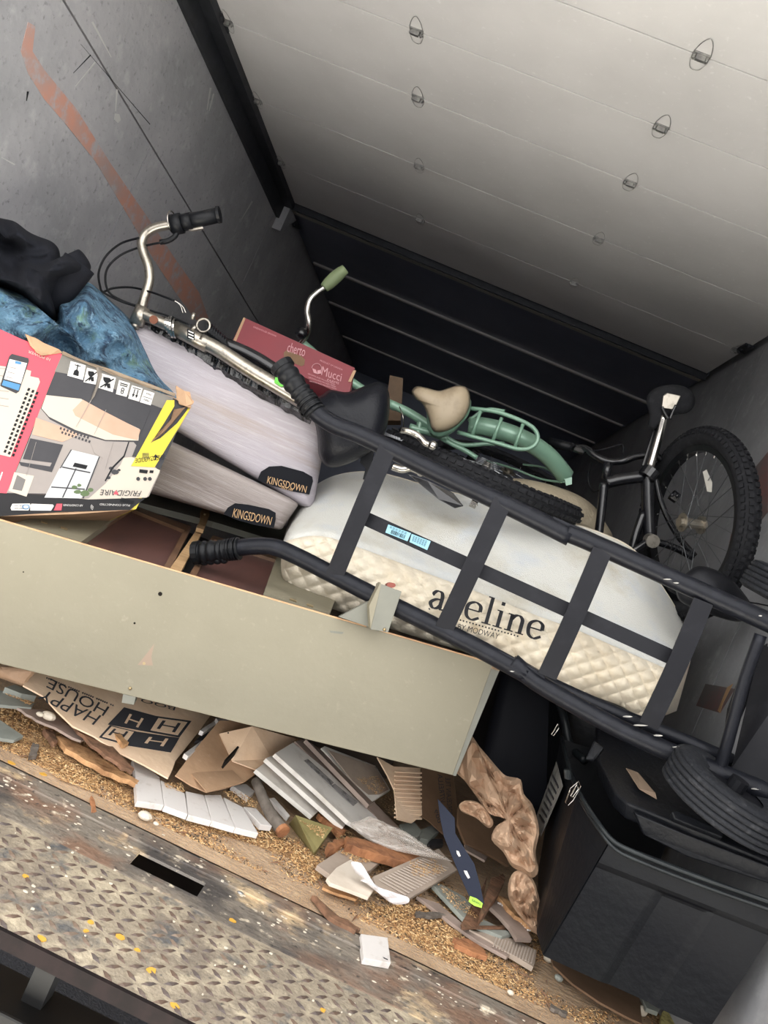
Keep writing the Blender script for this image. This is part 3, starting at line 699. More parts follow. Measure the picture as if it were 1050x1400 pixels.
tubeo('shifter_ring', [p1(226+2*math.sin(a)+4, 304+ -0, 0)+(UP*math.cos(a)+Vector((0, 1, 0))*math.sin(a))*.030+RT*.012 for a in [i*.63 for i in range(10)]], .0022, m_chrome, b1, 6, 3, True)
MB().tube([p1(219, 331), p1(230, 329), p1(240, 322), p1(242, 312)], .008, 8, 4).build('brake_lever_body', m_grip, b1, smooth=True)
slab('brake_lever', [p1(252, 313), p1(277, 309), p1(278, 312.5), p1(262, 315)], .01, m_alu, b1, bevel=.001)
for pts in ([(190, 325), (165, 333), (145, 350), (135, 372), (137, 392), (142, 400), (165, 412), (190, 420), (230, 432), (262, 445)],
            [(222, 331), (195, 337), (168, 347), (150, 362), (144, 378), (148, 398), (165, 410), (195, 421)],
            [(142, 399), (155, 394), (180, 393), (205, 399), (225, 406), (238, 411)]):
    tubeo('brake_cable', [p1(x, y, -.015+.02*math.sin(i)) for i, (x, y) in enumerate(pts)], .0032, m_cable, b1, 6)
tubeo('cable_noodle', [p1(238, 411), p1(245, 415), p1(251, 421), p1(254, 428)], .002, m_chrome, b1, 6)
MB().tube([p1(186, 444), p1(196, 420)], .021, 16, 1).build('bar_clamp', m_alu, b1, smooth=True)
tubeo('stem', [p1(192, 428), p1(212, 437), p1(232, 446)], .0165, m_alu, b1, 14)
bo = MB().tube([p1(210, 437, -.022), p1(210, 437, -.014)], .012, 12, 1).build('stem_bolt', mat('copper_bolt', '8a5b48', .3, .8), b1)
hs = MB()
for k, r in ((0, .022), (1, .027), (2, .031), (3, .028)): a = p1(229+k*3.6, 444+k*1.8); hs.tube([a-RT*.003, a+RT*.003], r, 18, 1)
hs.build('headset', m_chrome, b1)
tubeo('head_tube', [p1(238, 448), p1(285, 473)], .0215, m_alu, b1, 16, 1)
bd = MB()
hp = Plane(p1(240, 449, -.0225), p1(285, 473, -.0225), p1(250, 440, -.0225))
bdg = flat('badge', [(256, 449), (266, 455), (266, 465), (256, 463)], hp, m_black, b1, .001)
for k in range(3): flat('badge_stripe', [(258, 452+k*4), (265, 455+k*4), (265, 456.5+k*4), (258, 453.5+k*4)], hp, m_chrome, bdg, .0025)
tubeo('top_tube', [p1(275, 466), p1(300, 479), p1(340, 505), p1(385, 532), p1(425, 556)], .021, m_alu, b1, 16)
tubeo('down_tube', [p1(270, 460, .06), p1(310, 472, .06), p1(350, 490, .06), p1(400, 522, .06)], .02, m_blk, b1, 12)
tubeo('fork', [p1(250, 460, .05), p1(230, 452, .08), p1(200, 440, .12)], .015, m_blk, b1, 12)
# crinkled black film wrapped along the tubes
vs = []; fs = []; n = 60
for i in range(n+1):
    t = i/n; q = Vector((205+(430-205)*t, 442+(566-442)*t, 0)); 
    for j, d in enumerate((-17, -9, 9, 17)):
        r = noise.noise(Vector((t*22, j*2.1, 0)))*4; d2 = d+r
        vs.append(p1(q.x-d2*.39*-1*(-1), q.y+d2*.9, .03+.012*noise.noise(Vector((t*30, j, 3)))+(.02 if abs(d) > 10 else 0)))
for i in range(n):
    for j in range(3): fs.append((i*4+j, i*4+4+j, i*4+5+j, i*4+1+j))
MB().add(vs, fs).build('film_wrap', mat('crinkled_black_film', '121317', .15, coat=.6, bump=(60, .8)), b1, smooth=False)
rg = MB().tube([p1(284+9*math.cos(a)-6, 445+9*math.sin(a), .02) for a in [i*.7 for i in range(9)]], .004, 8, 3, True)
rg.tube([p1(262, 437), p1(266, 428)], .006, 8, 1).tube([p1(268, 446), p1(262, 452)], .006, 8, 1).build('brake_arm', m_alu, b1, smooth=True)
bt = MB()
for k in range(9): a = p1(286+k*2.9, 452+k*2.2, .04); bt.tube([a-RT*.003, a+RT*.003], .024-.0008*k, 14, 1)
bt.build('bellows', m_grip, b1)
tubeo('cable_guide', [p1(236, 410), p1(246, 417), p1(250, 428)], .0018, m_chrome, b1, 6)
flat('tape', [(377, 512), (383, 511), (391, 520), (391, 527), (384, 529), (375, 523)], Plane(p1(240, 449, -.0235), p1(425, 556, -.0235), p1(250, 440, -.0235)), mat('bright_green_tape', '5fbf3a', .5), b1, .001)['label'] = 'bright green tape'
m_sad = mat('black_saddle_vinyl', '14161d', .4, bump=(150, .15))
saddle('saddle', [(440, 540), (452, 533), (475, 536), (500, 527), (517, 522), (530, 532), (533, 556), (527, 590), (512, 612), (492, 627), (464, 638), (446, 637), (436, 622), (434, 598), (430, 578), (420, 563), (424, 548)], (485, 580), 2.14, .085, m_sad, b1, power=3.2, K=16, back=.06)
tubeo('seat_post', [p1(470, 600, .1), p1(500, 600, .14), p1(540, 612, .16)], .014, m_blk, b1)
# crank arms, pedals, kickstand, rear frame
tubeo('crank_arm', [p1(548, 588, .04), p1(560, 590, .03), p1(572, 596, .03), p1(582, 606, .02), p1(592, 609, .02)], .0095, m_chrome, b1, 10)
MB().ball(p1(592, 609, .01), .014, nu=10, nv=8).build('pedal_boss', m_chrome, b1, smooth=True)
tubeo('crank_arm', [p1(536, 638, .0), p1(550, 642), p1(562, 640), p1(575, 645)], .0105, m_chrome, b1, 10)
MB().ball(p1(576, 645, .0), .014, nu=10, nv=8).build('pedal_boss', m_chrome, b1, smooth=True)
slab('kickstand', [p1(556, 647, .05), p1(585, 657, .05), p1(620, 674, .05), p1(634, 692, .06), p1(622, 695, .06), p1(600, 683, .05)], .012, m_blk, b1, bevel=.002)
slab('pedal', [p1(498, 600, .06), p1(512, 606, .06), p1(505, 655, .06), p1(496, 655, .06), p1(500, 640, .06), p1(492, 632, .06)], .02, m_grip, b1)
MB().tube([p1(644, 686, .05), p1(652, 690, .05)], .014, 6, 1).tube([p1(648, 676, .05), p1(650, 692, .05)], .007, 8, 1).build('axle_nut', m_chrome, b1)
wax = Vector((0, -.13, .98))
wc1 = P(660, 650, 2.46)
on = wheel(b1, wc1, wax, .335, .027, knobs=80, spokes=28)
tubeo('chain_stay', [p1(520, 600, .18), p1(580, 628, .2), p1(655, 650, .26)], .011, m_blk, b1)
ch = MB()
cpts, _ = spline([p1(520, 592, .14), p1(560, 606, .14), p1(600, 625, .14), p1(640, 640, .16), p1(665, 655, .18), p1(660, 664, .18), p1(620, 645, .16), p1(570, 622, .14), p1(525, 606, .14)], 14, True)
for i in range(0, len(cpts)-1, 1):
    a, b = cpts[i], cpts[i+1]; ch.obox((a+b)/2, (b-a)*.42, UP*.004, Vector((0, .003, 0)))
ch.build('chain', m_spoke, b1, fix=False)['kind'] = 'stuff'
cs = MB()
for k, r in enumerate((.045, .04, .036, .032, .028)):
    a = wc1 + wax.normalized()*(-.03-.005*k)*-1; nx = wax.normalized(); u_ = nx.orthogonal().normalized(); v_ = nx.cross(u_)
    cs.prism([a+(u_*math.cos(i*math.pi/18)+v_*math.sin(i*math.pi/18))*(r if i % 2 else r-.005) for i in range(36)], nx*.0022)
cs.build('cassette', m_spoke, b1, fix=False)
slab('rack_strip', [p1(660, 652, .08), p1(722, 671, .08), p1(720, 677, .08), p1(657, 657, .08)], .004, m_blk, b1)

# ---- jade green cruiser behind
b2 = thing('bicycle', P(640, 600, 2.7), 'jade green bicycle with tan saddle and rear rack lying behind the hand truck', 'bicycle')
def p2(x, y, d=0.): return P(x, y, 2.62+d)
saddle('saddle', [(563, 535), (570, 528), (583, 530), (600, 534), (614, 530), (628, 527), (639, 531), (643, 545), (640, 562), (630, 577), (614, 588), (598, 591), (590, 586), (585, 570), (578, 553), (568, 545)], (610, 558), 2.60, .05, m_tansad, b2, power=3, K=12, back=.0)
saddle('saddle_shell', [(585, 560), (600, 560), (640, 545), (643, 560), (634, 577), (618, 592), (600, 599), (588, 593), (584, 575)], (614, 577), 2.635, .04, m_green, b2, K=8, back=.05)
MB().tube([p2(640, 558, .03), p2(674, 562), p2(700, 570), p2(722, 580), p2(733, 590), p2(735, 602), p2(726, 612), p2(708, 614), p2(680, 606), p2(650, 598), p2(626, 591, .03)], .0075, 8, 5).build('rack_loop', m_green, b2, smooth=True, fix=False)
for a, b in (((657, 562), (646, 594)), ((686, 571), (674, 602)), ((715, 580), (704, 611))):
    tubeo('rack_rung', [p2(*a), p2(*b)], .0065, m_green, b2, 8, 1)
# rear fender: swept half shell over the wheel
def shell(name, path, w, depth, m, par, th=.0):
    pp, _ = spline([Vector(p) for p in path], 8); vs = []; fs = []; K = 8
    for i, c in enumerate(pp):
        t = (pp[min(i+1, len(pp)-1)]-pp[max(i-1, 0)]).normalized(); sd = t.cross(Vector((0, -1, 0))).normalized()
        ee = min(1, (len(pp)-1-i)/3+.35)
        for j in range(K+1):
            a = math.pi*j/K; vs.append(c+sd*math.cos(a)*w*ee+Vector((0, -1, 0))*math.sin(a)*depth)
    for i in range(len(pp)-1):
        for j in range(K): fs.append((i*(K+1)+j, (i+1)*(K+1)+j, (i+1)*(K+1)+j+1, i*(K+1)+j+1))
    o = MB().add(vs, fs).build(name, m, par, smooth=True, fix=False)
    md = o.modifiers.new('s', 'SOLIDIFY'); md.thickness = .002
    return o
shell('fender', [p2(640, 582, .10), p2(665, 584, .08), p2(695, 592, .07), p2(722, 604, .08), p2(748, 622, .11), p2(766, 642, .14), p2(777, 657, .17)], .033, .035, m_green, b2)
slab('reflector_bracket', [p2(772, 655, .095), p2(782, 652, .095), p2(782, 662, .095), p2(774, 664, .095)], .004, m_green, b2)
for pts, r in (([(533, 552), (555, 562), (577, 575), (590, 584)], .016), ([(575, 577), (572, 590), (566, 602)], .013), ([(590, 590), (610, 603), (636, 616), (652, 626)], .009), ([(610, 598), (632, 608), (665, 607), (690, 606)], .008), ([(560, 584), (590, 592), (612, 600)], .014), ([(640, 575), (665, 560), (690, 562)], .006)):
    tubeo('frame_tube', [p2(x, y, .08) for x, y in pts], r, m_green, b2)
wheel(b2, P(690, 655, 2.95), Vector((0, -.40, .9)), .31, .02, knobs=0, spokes=24)
tubeo('stay', [p2(780, 660, .12), p2(740, 655, .2), p2(700, 640, .25), p2(665, 630, .3)], .004, m_green, b2)
tubeo('stay', [p2(776, 658, .12), p2(745, 640, .2), p2(715, 635, .25)], .004, m_green, b2)
MB().tube([p2(642, 620, .1), p2(652, 628, .1)], .02, 12, 1).tube([p2(635, 635, .1), p2(640, 640, .1)], .012, 12, 1).build('rear_hub', m_blk, b2)
hb = tubeo('handlebar', [P(410, 470, 2.75), P(420, 456, 2.72), P(422, 440, 2.7), P(420, 425, 2.7), P(424, 410, 2.7), P(434, 400, 2.7), P(444, 393, 2.7)], .0115, m_chrome, b2, 12)
MB().tube([P(443, 394, 2.7), P(450, 387, 2.7), P(462, 376, 2.7), P(472, 368, 2.7)], lambda t: .017+.006*math.sin(t*3.1), 14, 5).build('grip', mat('sage_rubber_grip', '8b9b72', .6), b2, smooth=True)
MB().ball(P(412, 456, 2.68), .022, nu=12, nv=8).build('bell', m_blk, b2, smooth=True)
tubeo('front_frame_tube', [P(412, 468, 2.75), P(450, 500, 2.8), P(500, 535, 2.8), P(540, 556, 2.7)], .016, m_green, b2)
tubeo('bare_cable', [p2(546, 556, -.02), p2(551, 570, -.04), p2(551, 585, -.02), p2(545, 596)], .0018, m_chrome, b2, 6)

# ---- black mountain bike standing against the right wall
b3 = thing('bicycle', P(900, 760, 2.6), 'black mountain bicycle standing on end against the right wall behind the hand truck', 'bicycle')
Yb = 2.55
def p3(x, y, d=0.): return P(x, y, Yb+d)
# rear wheel seen obliquely
cc = p3(946, 716, -.12)
nrm = (RT*.97+Vector((0, 1, 0))*.17-UP*.12).normalized()
wheel(b3, cc, nrm, .30, .030, knobs=84, spokes=28)
sh = pillow('saddle_underside', [(884, 545), (895, 531), (915, 526), (935, 528), (948, 538), (950, 552), (940, 564), (920, 568), (905, 577), (893, 588), (886, 582), (888, 568)], (918, 548), Yb, .02, m_knob, b3, K=8, back=.06)
slab('rail_clip', [p3(907, 541, -.03), p3(912, 537, -.03), p3(931, 541, -.03), p3(922, 560, -.03), p3(905, 558, -.03)], .02, m_alu, b3, bevel=.002)
for a in ([(905, 556), (909, 565), (914, 573)], [(924, 554), (919, 565), (916, 573)]): tubeo('saddle_rail', [p3(x, y, -.03) for x, y in a], .005, m_blk, b3)
tubeo('seat_post', [p3(908, 568, -.01), p3(900, 600), p3(888, 642)], .0135, m_chrome, b3, 14)
slab('post_shade', [p3(897, 578, .02), p3(902, 580, .02), p3(884, 640, .02), p3(878, 636, .02)], .01, m_blk, b3)
MB().tube([p3(892, 642), p3(884, 652)], .03, 14, 1).build('seat_clamp', m_blk, b3)
for pts, r in (([(885, 645), (886, 690), (888, 735)], .022), ([(880, 651), (850, 655), (828, 660)], .021), ([(828, 655), (832, 632)], .014), ([(880, 700), (868, 735), (862, 765)], .014), ([(888, 738), (860, 760), (840, 770)], .018), ([(895, 650), (905, 690), (925, 730), (950, 760)], .010), ([(888, 738), (920, 748), (948, 762)], .012), ([(826, 660), (822, 700), (815, 760)], .015)):
    tubeo('frame_tube', [p3(x, y, .02) for x, y in pts], r, m_blk, b3)
tubeo('handlebar', [p3(752, 605, .25), p3(780, 612, .2), p3(800, 613, .15), p3(815, 624, .12), p3(832, 631, .1), p3(852, 630, .1), p3(870, 624, .08), p3(892, 622, .05), p3(905, 628, .05)], .0125, m_blk, b3, 12)
MB().tube([p3(752, 605, .25), p3(782, 612, .2)], .017, 12, 1).build('grip', m_grip, b3, smooth=True)
MB().tube([p3(785, 612, .16), p3(798, 616, .16)], .015, 8, 1).build('brake_lever_body', m_blk, b3)
tubeo('cable', [p3(800, 618, .14), p3(826, 614, .1), p3(850, 608, .1), p3(852, 620, .1)], .003, m_cable, b3, 6)
tubeo('cable', [p3(808, 632, .14), p3(804, 655, .1), p3(812, 672, .1), p3(830, 665, .1)], .003, m_cable, b3, 6)
slab('wheel_reflector', [p3(961, 645, -.2), p3(966, 642, -.2), p3(974, 660, -.2), p3(973, 673, -.2), p3(967, 672, -.2)], .004, mat('clear_reflector', 'c9c6bd', .15, coat=1), b3)
MB().tube([p3(918, 676, -.05), p3(926, 682, -.05)], .018, 10, 1).ball(p3(919, 677, -.08), .006, nu=8, nv=6).ball(p3(926, 678, -.08), .006, nu=8, nv=6).build('brake_caliper', m_blk, b3)
MB().tube([p3(888, 738, -.02), p3(893, 740, -.06)], .022, 12, 1).build('bottom_bracket', m_alu, b3)
tubeo('crank_arm', [p3(888, 738, -.04), p3(870, 750, -.05), p3(855, 760, -.05)], .01, m_blk, b3)
# ================================================================== BOXES AND CLOTH
m_card = mat('corrugated_card', 'cba684', .85, n=[(6, 'bb9674', .42, .7), (60, 'd2b090', .6, .75)], bump=(40, .2))
m_cardedge = mat('card_edge', 'c9a985', .9)
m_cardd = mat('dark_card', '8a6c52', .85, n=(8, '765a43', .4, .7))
m_kraft = mat('kraft_paper', 'b08a66', .75, n=[(5, '9c7653', .4, .7)], bump=(14, .3))
m_white = mat('print_white', 'e6e3de', .45)
m_hot = mat('print_coral_red', 'dd4458', .4)
m_charc = mat('print_charcoal', '3b3b3f', .42, n=(5, '47464a', .4, .7))
m_yl = mat('print_yellow', 'd8c82a', .4)
m_cream = mat('print_cream', 'cfc3b4', .45)
m_peach = mat('print_peach', 'c09a80', .45, n=(3, 'd3b49c', .4, .7))
m_pgrey = mat('print_wall_grey', 'a19892', .45, n=(2, '8b8380', .4, .7))
m_pgrey2 = mat('print_mid_grey', '6e6a68', .45)
m_greenp = mat('print_leaf_green', '52693c', .5)
m_bluep = mat('print_blue', '3f86b8', .4)
m_pale = mat('print_pale', 'c9cacb', .45)
bx = thing('carton', P(120, 660, 1.8), 'battered air conditioner carton standing upside down with red and black print, stuffed with blankets', 'box')
BP = Plane(P(0, 450, 1.70), P(0, 706, 1.665), P(257, 550, 1.97))
n_ = BP.n
face = [(-75, 418), (0, 450), (30, 466), (85, 484), (130, 503), (180, 524), (237, 543), (262, 556), (225, 620), (181, 697), (100, 703), (0, 706), (-75, 708)]
fr = [BP.hit(x, y) for x, y in face]
MB().prism(fr, -n_*.006).build('front_wall', m_card, bx)
bko = -n_*.26
MB().hexa([BP.hit(256, 552), BP.hit(264, 549), BP.hit(186, 696), BP.hit(180, 697), BP.hit(256, 552)+bko, BP.hit(264, 549)+bko, BP.hit(186, 696)+bko, BP.hit(180, 697)+bko]).build('side_wall', m_yl, bx)
MB().hexa([BP.hit(-75, 704), BP.hit(181, 693), BP.hit(181, 697), BP.hit(-75, 708), BP.hit(-75, 704)+bko, BP.hit(181, 693)+bko, BP.hit(181, 697)+bko, BP.hit(-75, 708)+bko]).build('base', m_card, bx)
MB().hexa([BP.hit(-75, 425)+bko, BP.hit(240, 552)+bko, BP.hit(181, 697)+bko, BP.hit(-75, 708)+bko, BP.hit(-75, 425)+bko*1.03, BP.hit(240, 552)+bko*1.03, BP.hit(181, 697)+bko*1.03, BP.hit(-75, 708)+bko*1.03]).build('back_wall', m_card, bx)
def Z4(px): return [(x/3.889, 440+y/3.889) for x, y in px]     # measured on an enlargement
def pf(name, px, m, off=.001, par=None, lab=None):
    o = flat(name, Z4(px), BP, m, par or bx, off, .0006)
    if lab: o['label'] = lab
    return o
red = pf('red_panel', [(-280, -80), (0, 40), (120, 95), (330, 172), (35, 912), (-280, 900)], m_hot, .0008, lab='coral red printed panel')
blk = pf('photo_panel', [(331, 172), (920, 405), (1000, 450), (850, 790), (770, 935), (36, 912)], m_charc, .0008, lab='printed photo of a room with a window air conditioner')
pf('strip', [(-280, 895), (35, 912), (770, 940), (690, 1000), (300, 1012), (0, 1034), (-280, 1040)], mat('print_black', '1d1c1f', .4), .0010, lab='black strip with small badges')
pf('ceiling_print', [(331, 172), (920, 405), (900, 475), (700, 400), (480, 300), (290, 265)], mat('print_stone', '7d7972', .5, n=(9, '5e5b57', .4, .7)), .0012, blk)
pf('lamp_print', [(220, 460), (245, 390), (430, 410), (500, 455), (740, 570), (735, 632), (560, 628), (400, 575), (260, 505)], m_cream, .0014, blk)
pf('lamp_print', [(385, 470), (440, 415), (540, 470), (745, 575), (730, 630), (600, 600), (480, 540), (400, 500)], m_peach, .0018, blk)
pf('wall_print', [(35, 910), (150, 640), (215, 460), (265, 520), (400, 590), (560, 635), (710, 640), (850, 800), (790, 930), (300, 915)], m_pgrey, .0012, blk)
pf('bowl_print', [(190, 510), (330, 560), (420, 600), (330, 640), (170, 600)], m_peach, .0022, blk)
for k in range(9):
    x = 320+k*18; y = 560+k*6
    pf('pattern_print', [(x, y), (x+9, y+4), (x+4, y+16), (x-5, y+11)], m_charc, .0026, blk)
    pf('pattern_print', [(x+8, y+22), (x+17, y+26), (x+12, y+38), (x+3, y+33)], m_charc, .0026, blk)
pf('screen_print', [(160, 620), (335, 655), (275, 800), (110, 765), (100, 745), (265, 770), (275, 750), (120, 730)], m_charc, .002, blk)
pf('picture_print', [(75, 800), (180, 820), (140, 930), (45, 900)], m_cream, .002, blk); pf('picture_print', [(90, 815), (135, 840), (115, 900), (65, 890)], m_pgrey2, .0026, blk)
win = pf('window_print', [(375, 680), (530, 718), (440, 940), (235, 935), (310, 790)], m_pale, .002, blk)
for a in ([(330, 770), (480, 800), (478, 806), (328, 776)], [(272, 876), (450, 888), (448, 894), (270, 882)], [(400, 780), (406, 781), (335, 935), (328, 935)], [(375, 680), (381, 681), (322, 780), (316, 780)], [(530, 718), (524, 718), (436, 940), (444, 940)]): pf('mullion_print', a, m_charc, .0028, win)
ac = pf('unit_print', [(395, 750), (465, 765), (455, 785), (385, 770)], m_black, .003, win)
pf('vine_print', [(680, 640), (686, 640), (660, 720), (600, 780), (560, 850), (555, 845), (592, 775), (655, 712)], m_black, .003, blk)
for x, y, r in ((610, 800, 22), (590, 780, 14), (575, 830, 12), (630, 790, 10)): pf('leaf_print', [(x+r*math.cos(a), y+r*.8*math.sin(a)*random.uniform(.6, 1)) for a in [i*.9 for i in range(7)]], m_charc, .003, blk)
for x, y, r in ((395, 880, 16), (420, 870, 12), (410, 905, 20), (450, 915, 26), (480, 895, 16)): pf('leaf_print', [(x+r*math.cos(a), y+r*.8*math.sin(a)*random.uniform(.6, 1)) for a in [i*.9 for i in range(7)]], m_greenp, .003, blk)
pf('pale_wedge', [(555, 730), (700, 720), (850, 790), (780, 935), (470, 945), (420, 940), (530, 850)], m_cream, .0018, blk)
pf('wall_print', [(480, 645), (690, 640), (640, 760), (560, 860), (470, 940), (430, 940), (545, 725), (500, 700)], m_pgrey, .0024, blk)
textq('FRIGIDAIRE', Z4([(752, 900), (535, 893), (528, 922), (738, 929)]), BP, m_charc, bx, off=.0032)
pf('red_letter_fill', [(600, 918), (615, 896), (629, 920)], m_hot, .0034)
textq('PLUS CONNECTED', Z4([(690, 972), (530, 966), (527, 976), (688, 982)]), BP, m_white, bx, off=.0025)
textq('AIR CONDITIONER', Z4([(440, 972), (335, 970), (333, 980), (438, 983)]), BP, m_white, bx, off=.0025)
for q, mm in (([(65, 968), (158, 967), (162, 978), (150, 1004), (60, 1003), (55, 990)], m_white), ([(165, 968), (280, 972), (285, 980), (270, 1005), (160, 1004), (160, 985)], m_white), ([(300, 968), (330, 968), (325, 1003), (285, 1003)], m_hot)):
    b = pf('badge', q, mm, .0025)
o = pf('badge_ring', [(136+20*math.cos(i*.5), 985+14*math.sin(i*.5)) for i in range(13)], m_bluep, .0032); pf('badge_ring_inside', [(136+14*math.cos(i*.5), 985+9*math.sin(i*.5)) for i in range(13)], m_white, .0038)
for k in range(2): tx = textq(('WORKS WITH', 'SMART HOME')[k], Z4([(125-0, 975+k*14), (75, 975+k*14), (74, 982+k*14), (124, 983+k*14)]), BP, m_charc, bx, off=.0036)
for r in (16, 10, 5):
    pts = [BP.hit(*Z4([(497+r*math.cos(a), 985+r*math.sin(a))])[0], .003) for a in [1.9+i*.3 for i in range(8)]]
    MB().tube(pts, .0006, 4, 1).build('wifi_mark', m_white, bx, fix=False)
# handling pictograms
pics = [[(375, 210), (455, 232), (440, 310), (357, 287)], [(462, 245), (522, 262), (508, 335), (443, 322)], [(540, 275), (615, 298), (598, 375), (522, 352)], [(632, 310), (690, 328), (672, 400), (615, 385)], [(700, 338), (757, 355), (738, 425), (680, 408)], [(765, 362), (820, 380), (800, 445), (742, 428)]]
for k, q in enumerate(pics):
    pc = pf('handling_mark', q, m_white, .0022, lab='white handling pictogram')
    a, b, c, d = [Vector((p[0], p[1], 0)) for p in q]
    def uv(u, v): w = Lp(Lp(a, b, u), Lp(d, c, u), v); return (w.x, w.y)
    S = lambda pts: pf('pictogram', [uv(u, v) for u, v in pts], m_black, .003, pc)
    if k == 0: S([(.47, .1), (.53, .1), (.53, .45), (.47, .45)]); S([(.3, .15), (.7, .15), (.7, .2), (.3, .2)]); S([(.32, .85), (.35, .55), (.5, .42), (.65, .55), (.68, .85)])
    elif k in (1, 2):
        S([(.15, .2), (.6, .15), (.75, .3), (.55, .5), (.35, .55), (.2, .4)]); S([(.08, .9), (.85, .1), (.92, .15), (.14, .96)])
        S([(.35, .6), (.7, .5), (.8, .8), (.6, .85), (.5, .7), (.4, .9)])
    elif k == 3: S([(.15, .15), (.85, .15), (.85, .22), (.15, .22)]); S([(.15, .28), (.85, .28), (.85, .34), (.15, .34)]); textq('8', Z4([uv(.66, .45), uv(.34, .45), uv(.34, .9), uv(.66, .9)]), BP, m_black, pc, off=.003)
    elif k == 4:
        S([(.12, .12), (.88, .12), (.88, .17), (.12, .17)])
        for u in (.35, .65): S([(u-.04, .22), (u+.04, .22), (u+.04, .6), (u+.12, .6), (u, .85), (u-.12, .6), (u-.04, .6)])
    else: S([(.05, .5), (.95, .5), (.95, .53), (.05, .53)]); textq('MAX', Z4([uv(.75, .15), uv(.25, .15), uv(.25, .3), uv(.75, .3)]), BP, m_black, pc, off=.003); textq('MIN', Z4([uv(.75, .65), uv(.25, .65), uv(.25, .8), uv(.75, .8)]), BP, m_black, pc, off=.003)
textq('10 POWER', Z4([(268, 197), (152, 152), (147, 165), (262, 210)]), BP, m_cream, bx, off=.002)
# yellow guide label
yl = pf('energy_label', [(885, 418), (925, 418), (925, 450), (870, 540), (805, 640), (850, 620), (940, 540), (1000, 462), (1005, 470), (820, 775), (695, 768), (760, 650)], m_yl, .003, lab='torn yellow energy guide label')
pf('dark_gap', [(800, 470), (850, 490), (740, 720), (700, 718)], m_charc, .0026)
textq('ENERGYGUIDE', Z4([(868, 733), (716, 752), (718, 728), (872, 706)]), BP, m_black, yl, off=.0038)
pf('arrow', [(825, 705), (838, 722), (830, 722), (822, 738), (817, 736), (824, 722), (812, 720)], m_black, .0042, yl)
for k in range(5): pf('small_print', [(755, 700+k*7), (790, 700+k*7), (788, 703+k*7), (753, 703+k*7)], m_charc, .004, yl)
pf('small_print', [(740, 785), (785, 790), (780, 808), (738, 803)], m_black, .003); pf('small_print', [(795, 790), (815, 792), (812, 806), (792, 804)], m_black, .003)
for x in (733, 770, 795): pf('small_mark', [(x+11*math.cos(i), 836+11*math.sin(i)) for i in range(6)], m_charc, .003)
for k in range(12): pf('barcode_line', [(645+k*6, 935+k*1.5), (648+k*6, 936+k*1.5), (640+k*6, 958+k), (637+k*6, 957+k)], m_black, .003)
# phone and air conditioner picture on the red panel
unit = pf('unit_print', [(-280, 200), (120, 250), (165, 262), (160, 290), (205, 300), (212, 320), (55, 720), (-280, 640)], m_cream, .0016, lab='printed white window air conditioner')
for i in range(3):
    for j in range(15):
        u = j/14; x = 155-u*125+i*22*(1-.0*u)-6; y = 352+u*328+i*10
        pf('vent_print', [(x, y), (x+12, y+3), (x+6, y+18), (x-7, y+14)], m_black, .0022, unit)
for k in range(6): pf('grille_line_print', [(-200, 230+k*36), (45, 250+k*40), (45, 254+k*40), (-200, 234+k*36)], m_pgrey, .0021, unit)
ph = pf('phone_print', [(62, 172), (150, 195), (153, 210), (100, 372), (85, 382), (5, 345), (0, 340), (48, 185)], m_charc, .0026, lab='printed smartphone')
pf('screen_print', [(50, 200), (142, 222), (110, 330), (20, 305)], m_white, .0032, ph); pf('screen_print', [(17, 312), (107, 336), (97, 368), (8, 338)], m_bluep, .0032, ph); pf('button_print', [(80, 210), (112, 217), (110, 230), (78, 224)], m_bluep, .0038, ph)
for k in range(3): pf('text_line_print', [(50-k*9, 240+k*26), (85-k*9, 249+k*26), (84-k*9, 253+k*26), (49-k*9, 244+k*26)], m_pgrey, .0038, ph)
textq('F', Z4([(15, 800), (-10, 795), (-28, 840), (0, 845)]), BP, m_white, bx, off=.002)
# torn edges
def torn(name, px, m, off, seed=0, th=.004):
    random.seed(seed); q = []
    for i, (x, y) in enumerate(px):
        q.append((x, y)); x2, y2 = px[(i+1) % len(px)]
        for t in (.33, .66): q.append((x+(x2-x)*t+random.uniform(-3, 3), y+(y2-y)*t+random.uniform(-3, 3)))
    return slab(name, [BP.hit(*p, off+random.uniform(-.004, .004)) for p in Z4(q)], th, m, bx)
torn('torn_card', [(130, 70), (180, 90), (260, 130), (330, 165), (230, 185), (190, 165), (160, 130)], m_card, .006, 3)
torn('torn_card', [(930, 345), (1000, 380), (1022, 430), (1000, 462), (950, 440), (930, 400)], m_card, .010, 5)
torn('torn_card', [(505, 240), (545, 250), (540, 290), (500, 400), (482, 420), (520, 300)], mat('scuffed_grey_card', '8d857c', .85), .004, 6, .002)
torn('torn_card', [(330, 160), (520, 235), (700, 300), (930, 385), (930, 400), (700, 318), (520, 250), (330, 176)], mat('card_lip', 'a2917d', .85), .005, 8, .003)
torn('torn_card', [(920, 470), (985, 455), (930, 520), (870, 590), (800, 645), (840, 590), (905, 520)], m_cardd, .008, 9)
for a in ([(480, 420), (484, 420), (404, 560), (402, 560)], [(600, 640), (602, 640), (560, 780), (558, 780)], [(190, 640), (192, 640), (140, 820), (138, 820)], [(560, 470), (563, 470), (500, 600), (498, 600)]): pf('crease', a, m_pgrey, .0034)

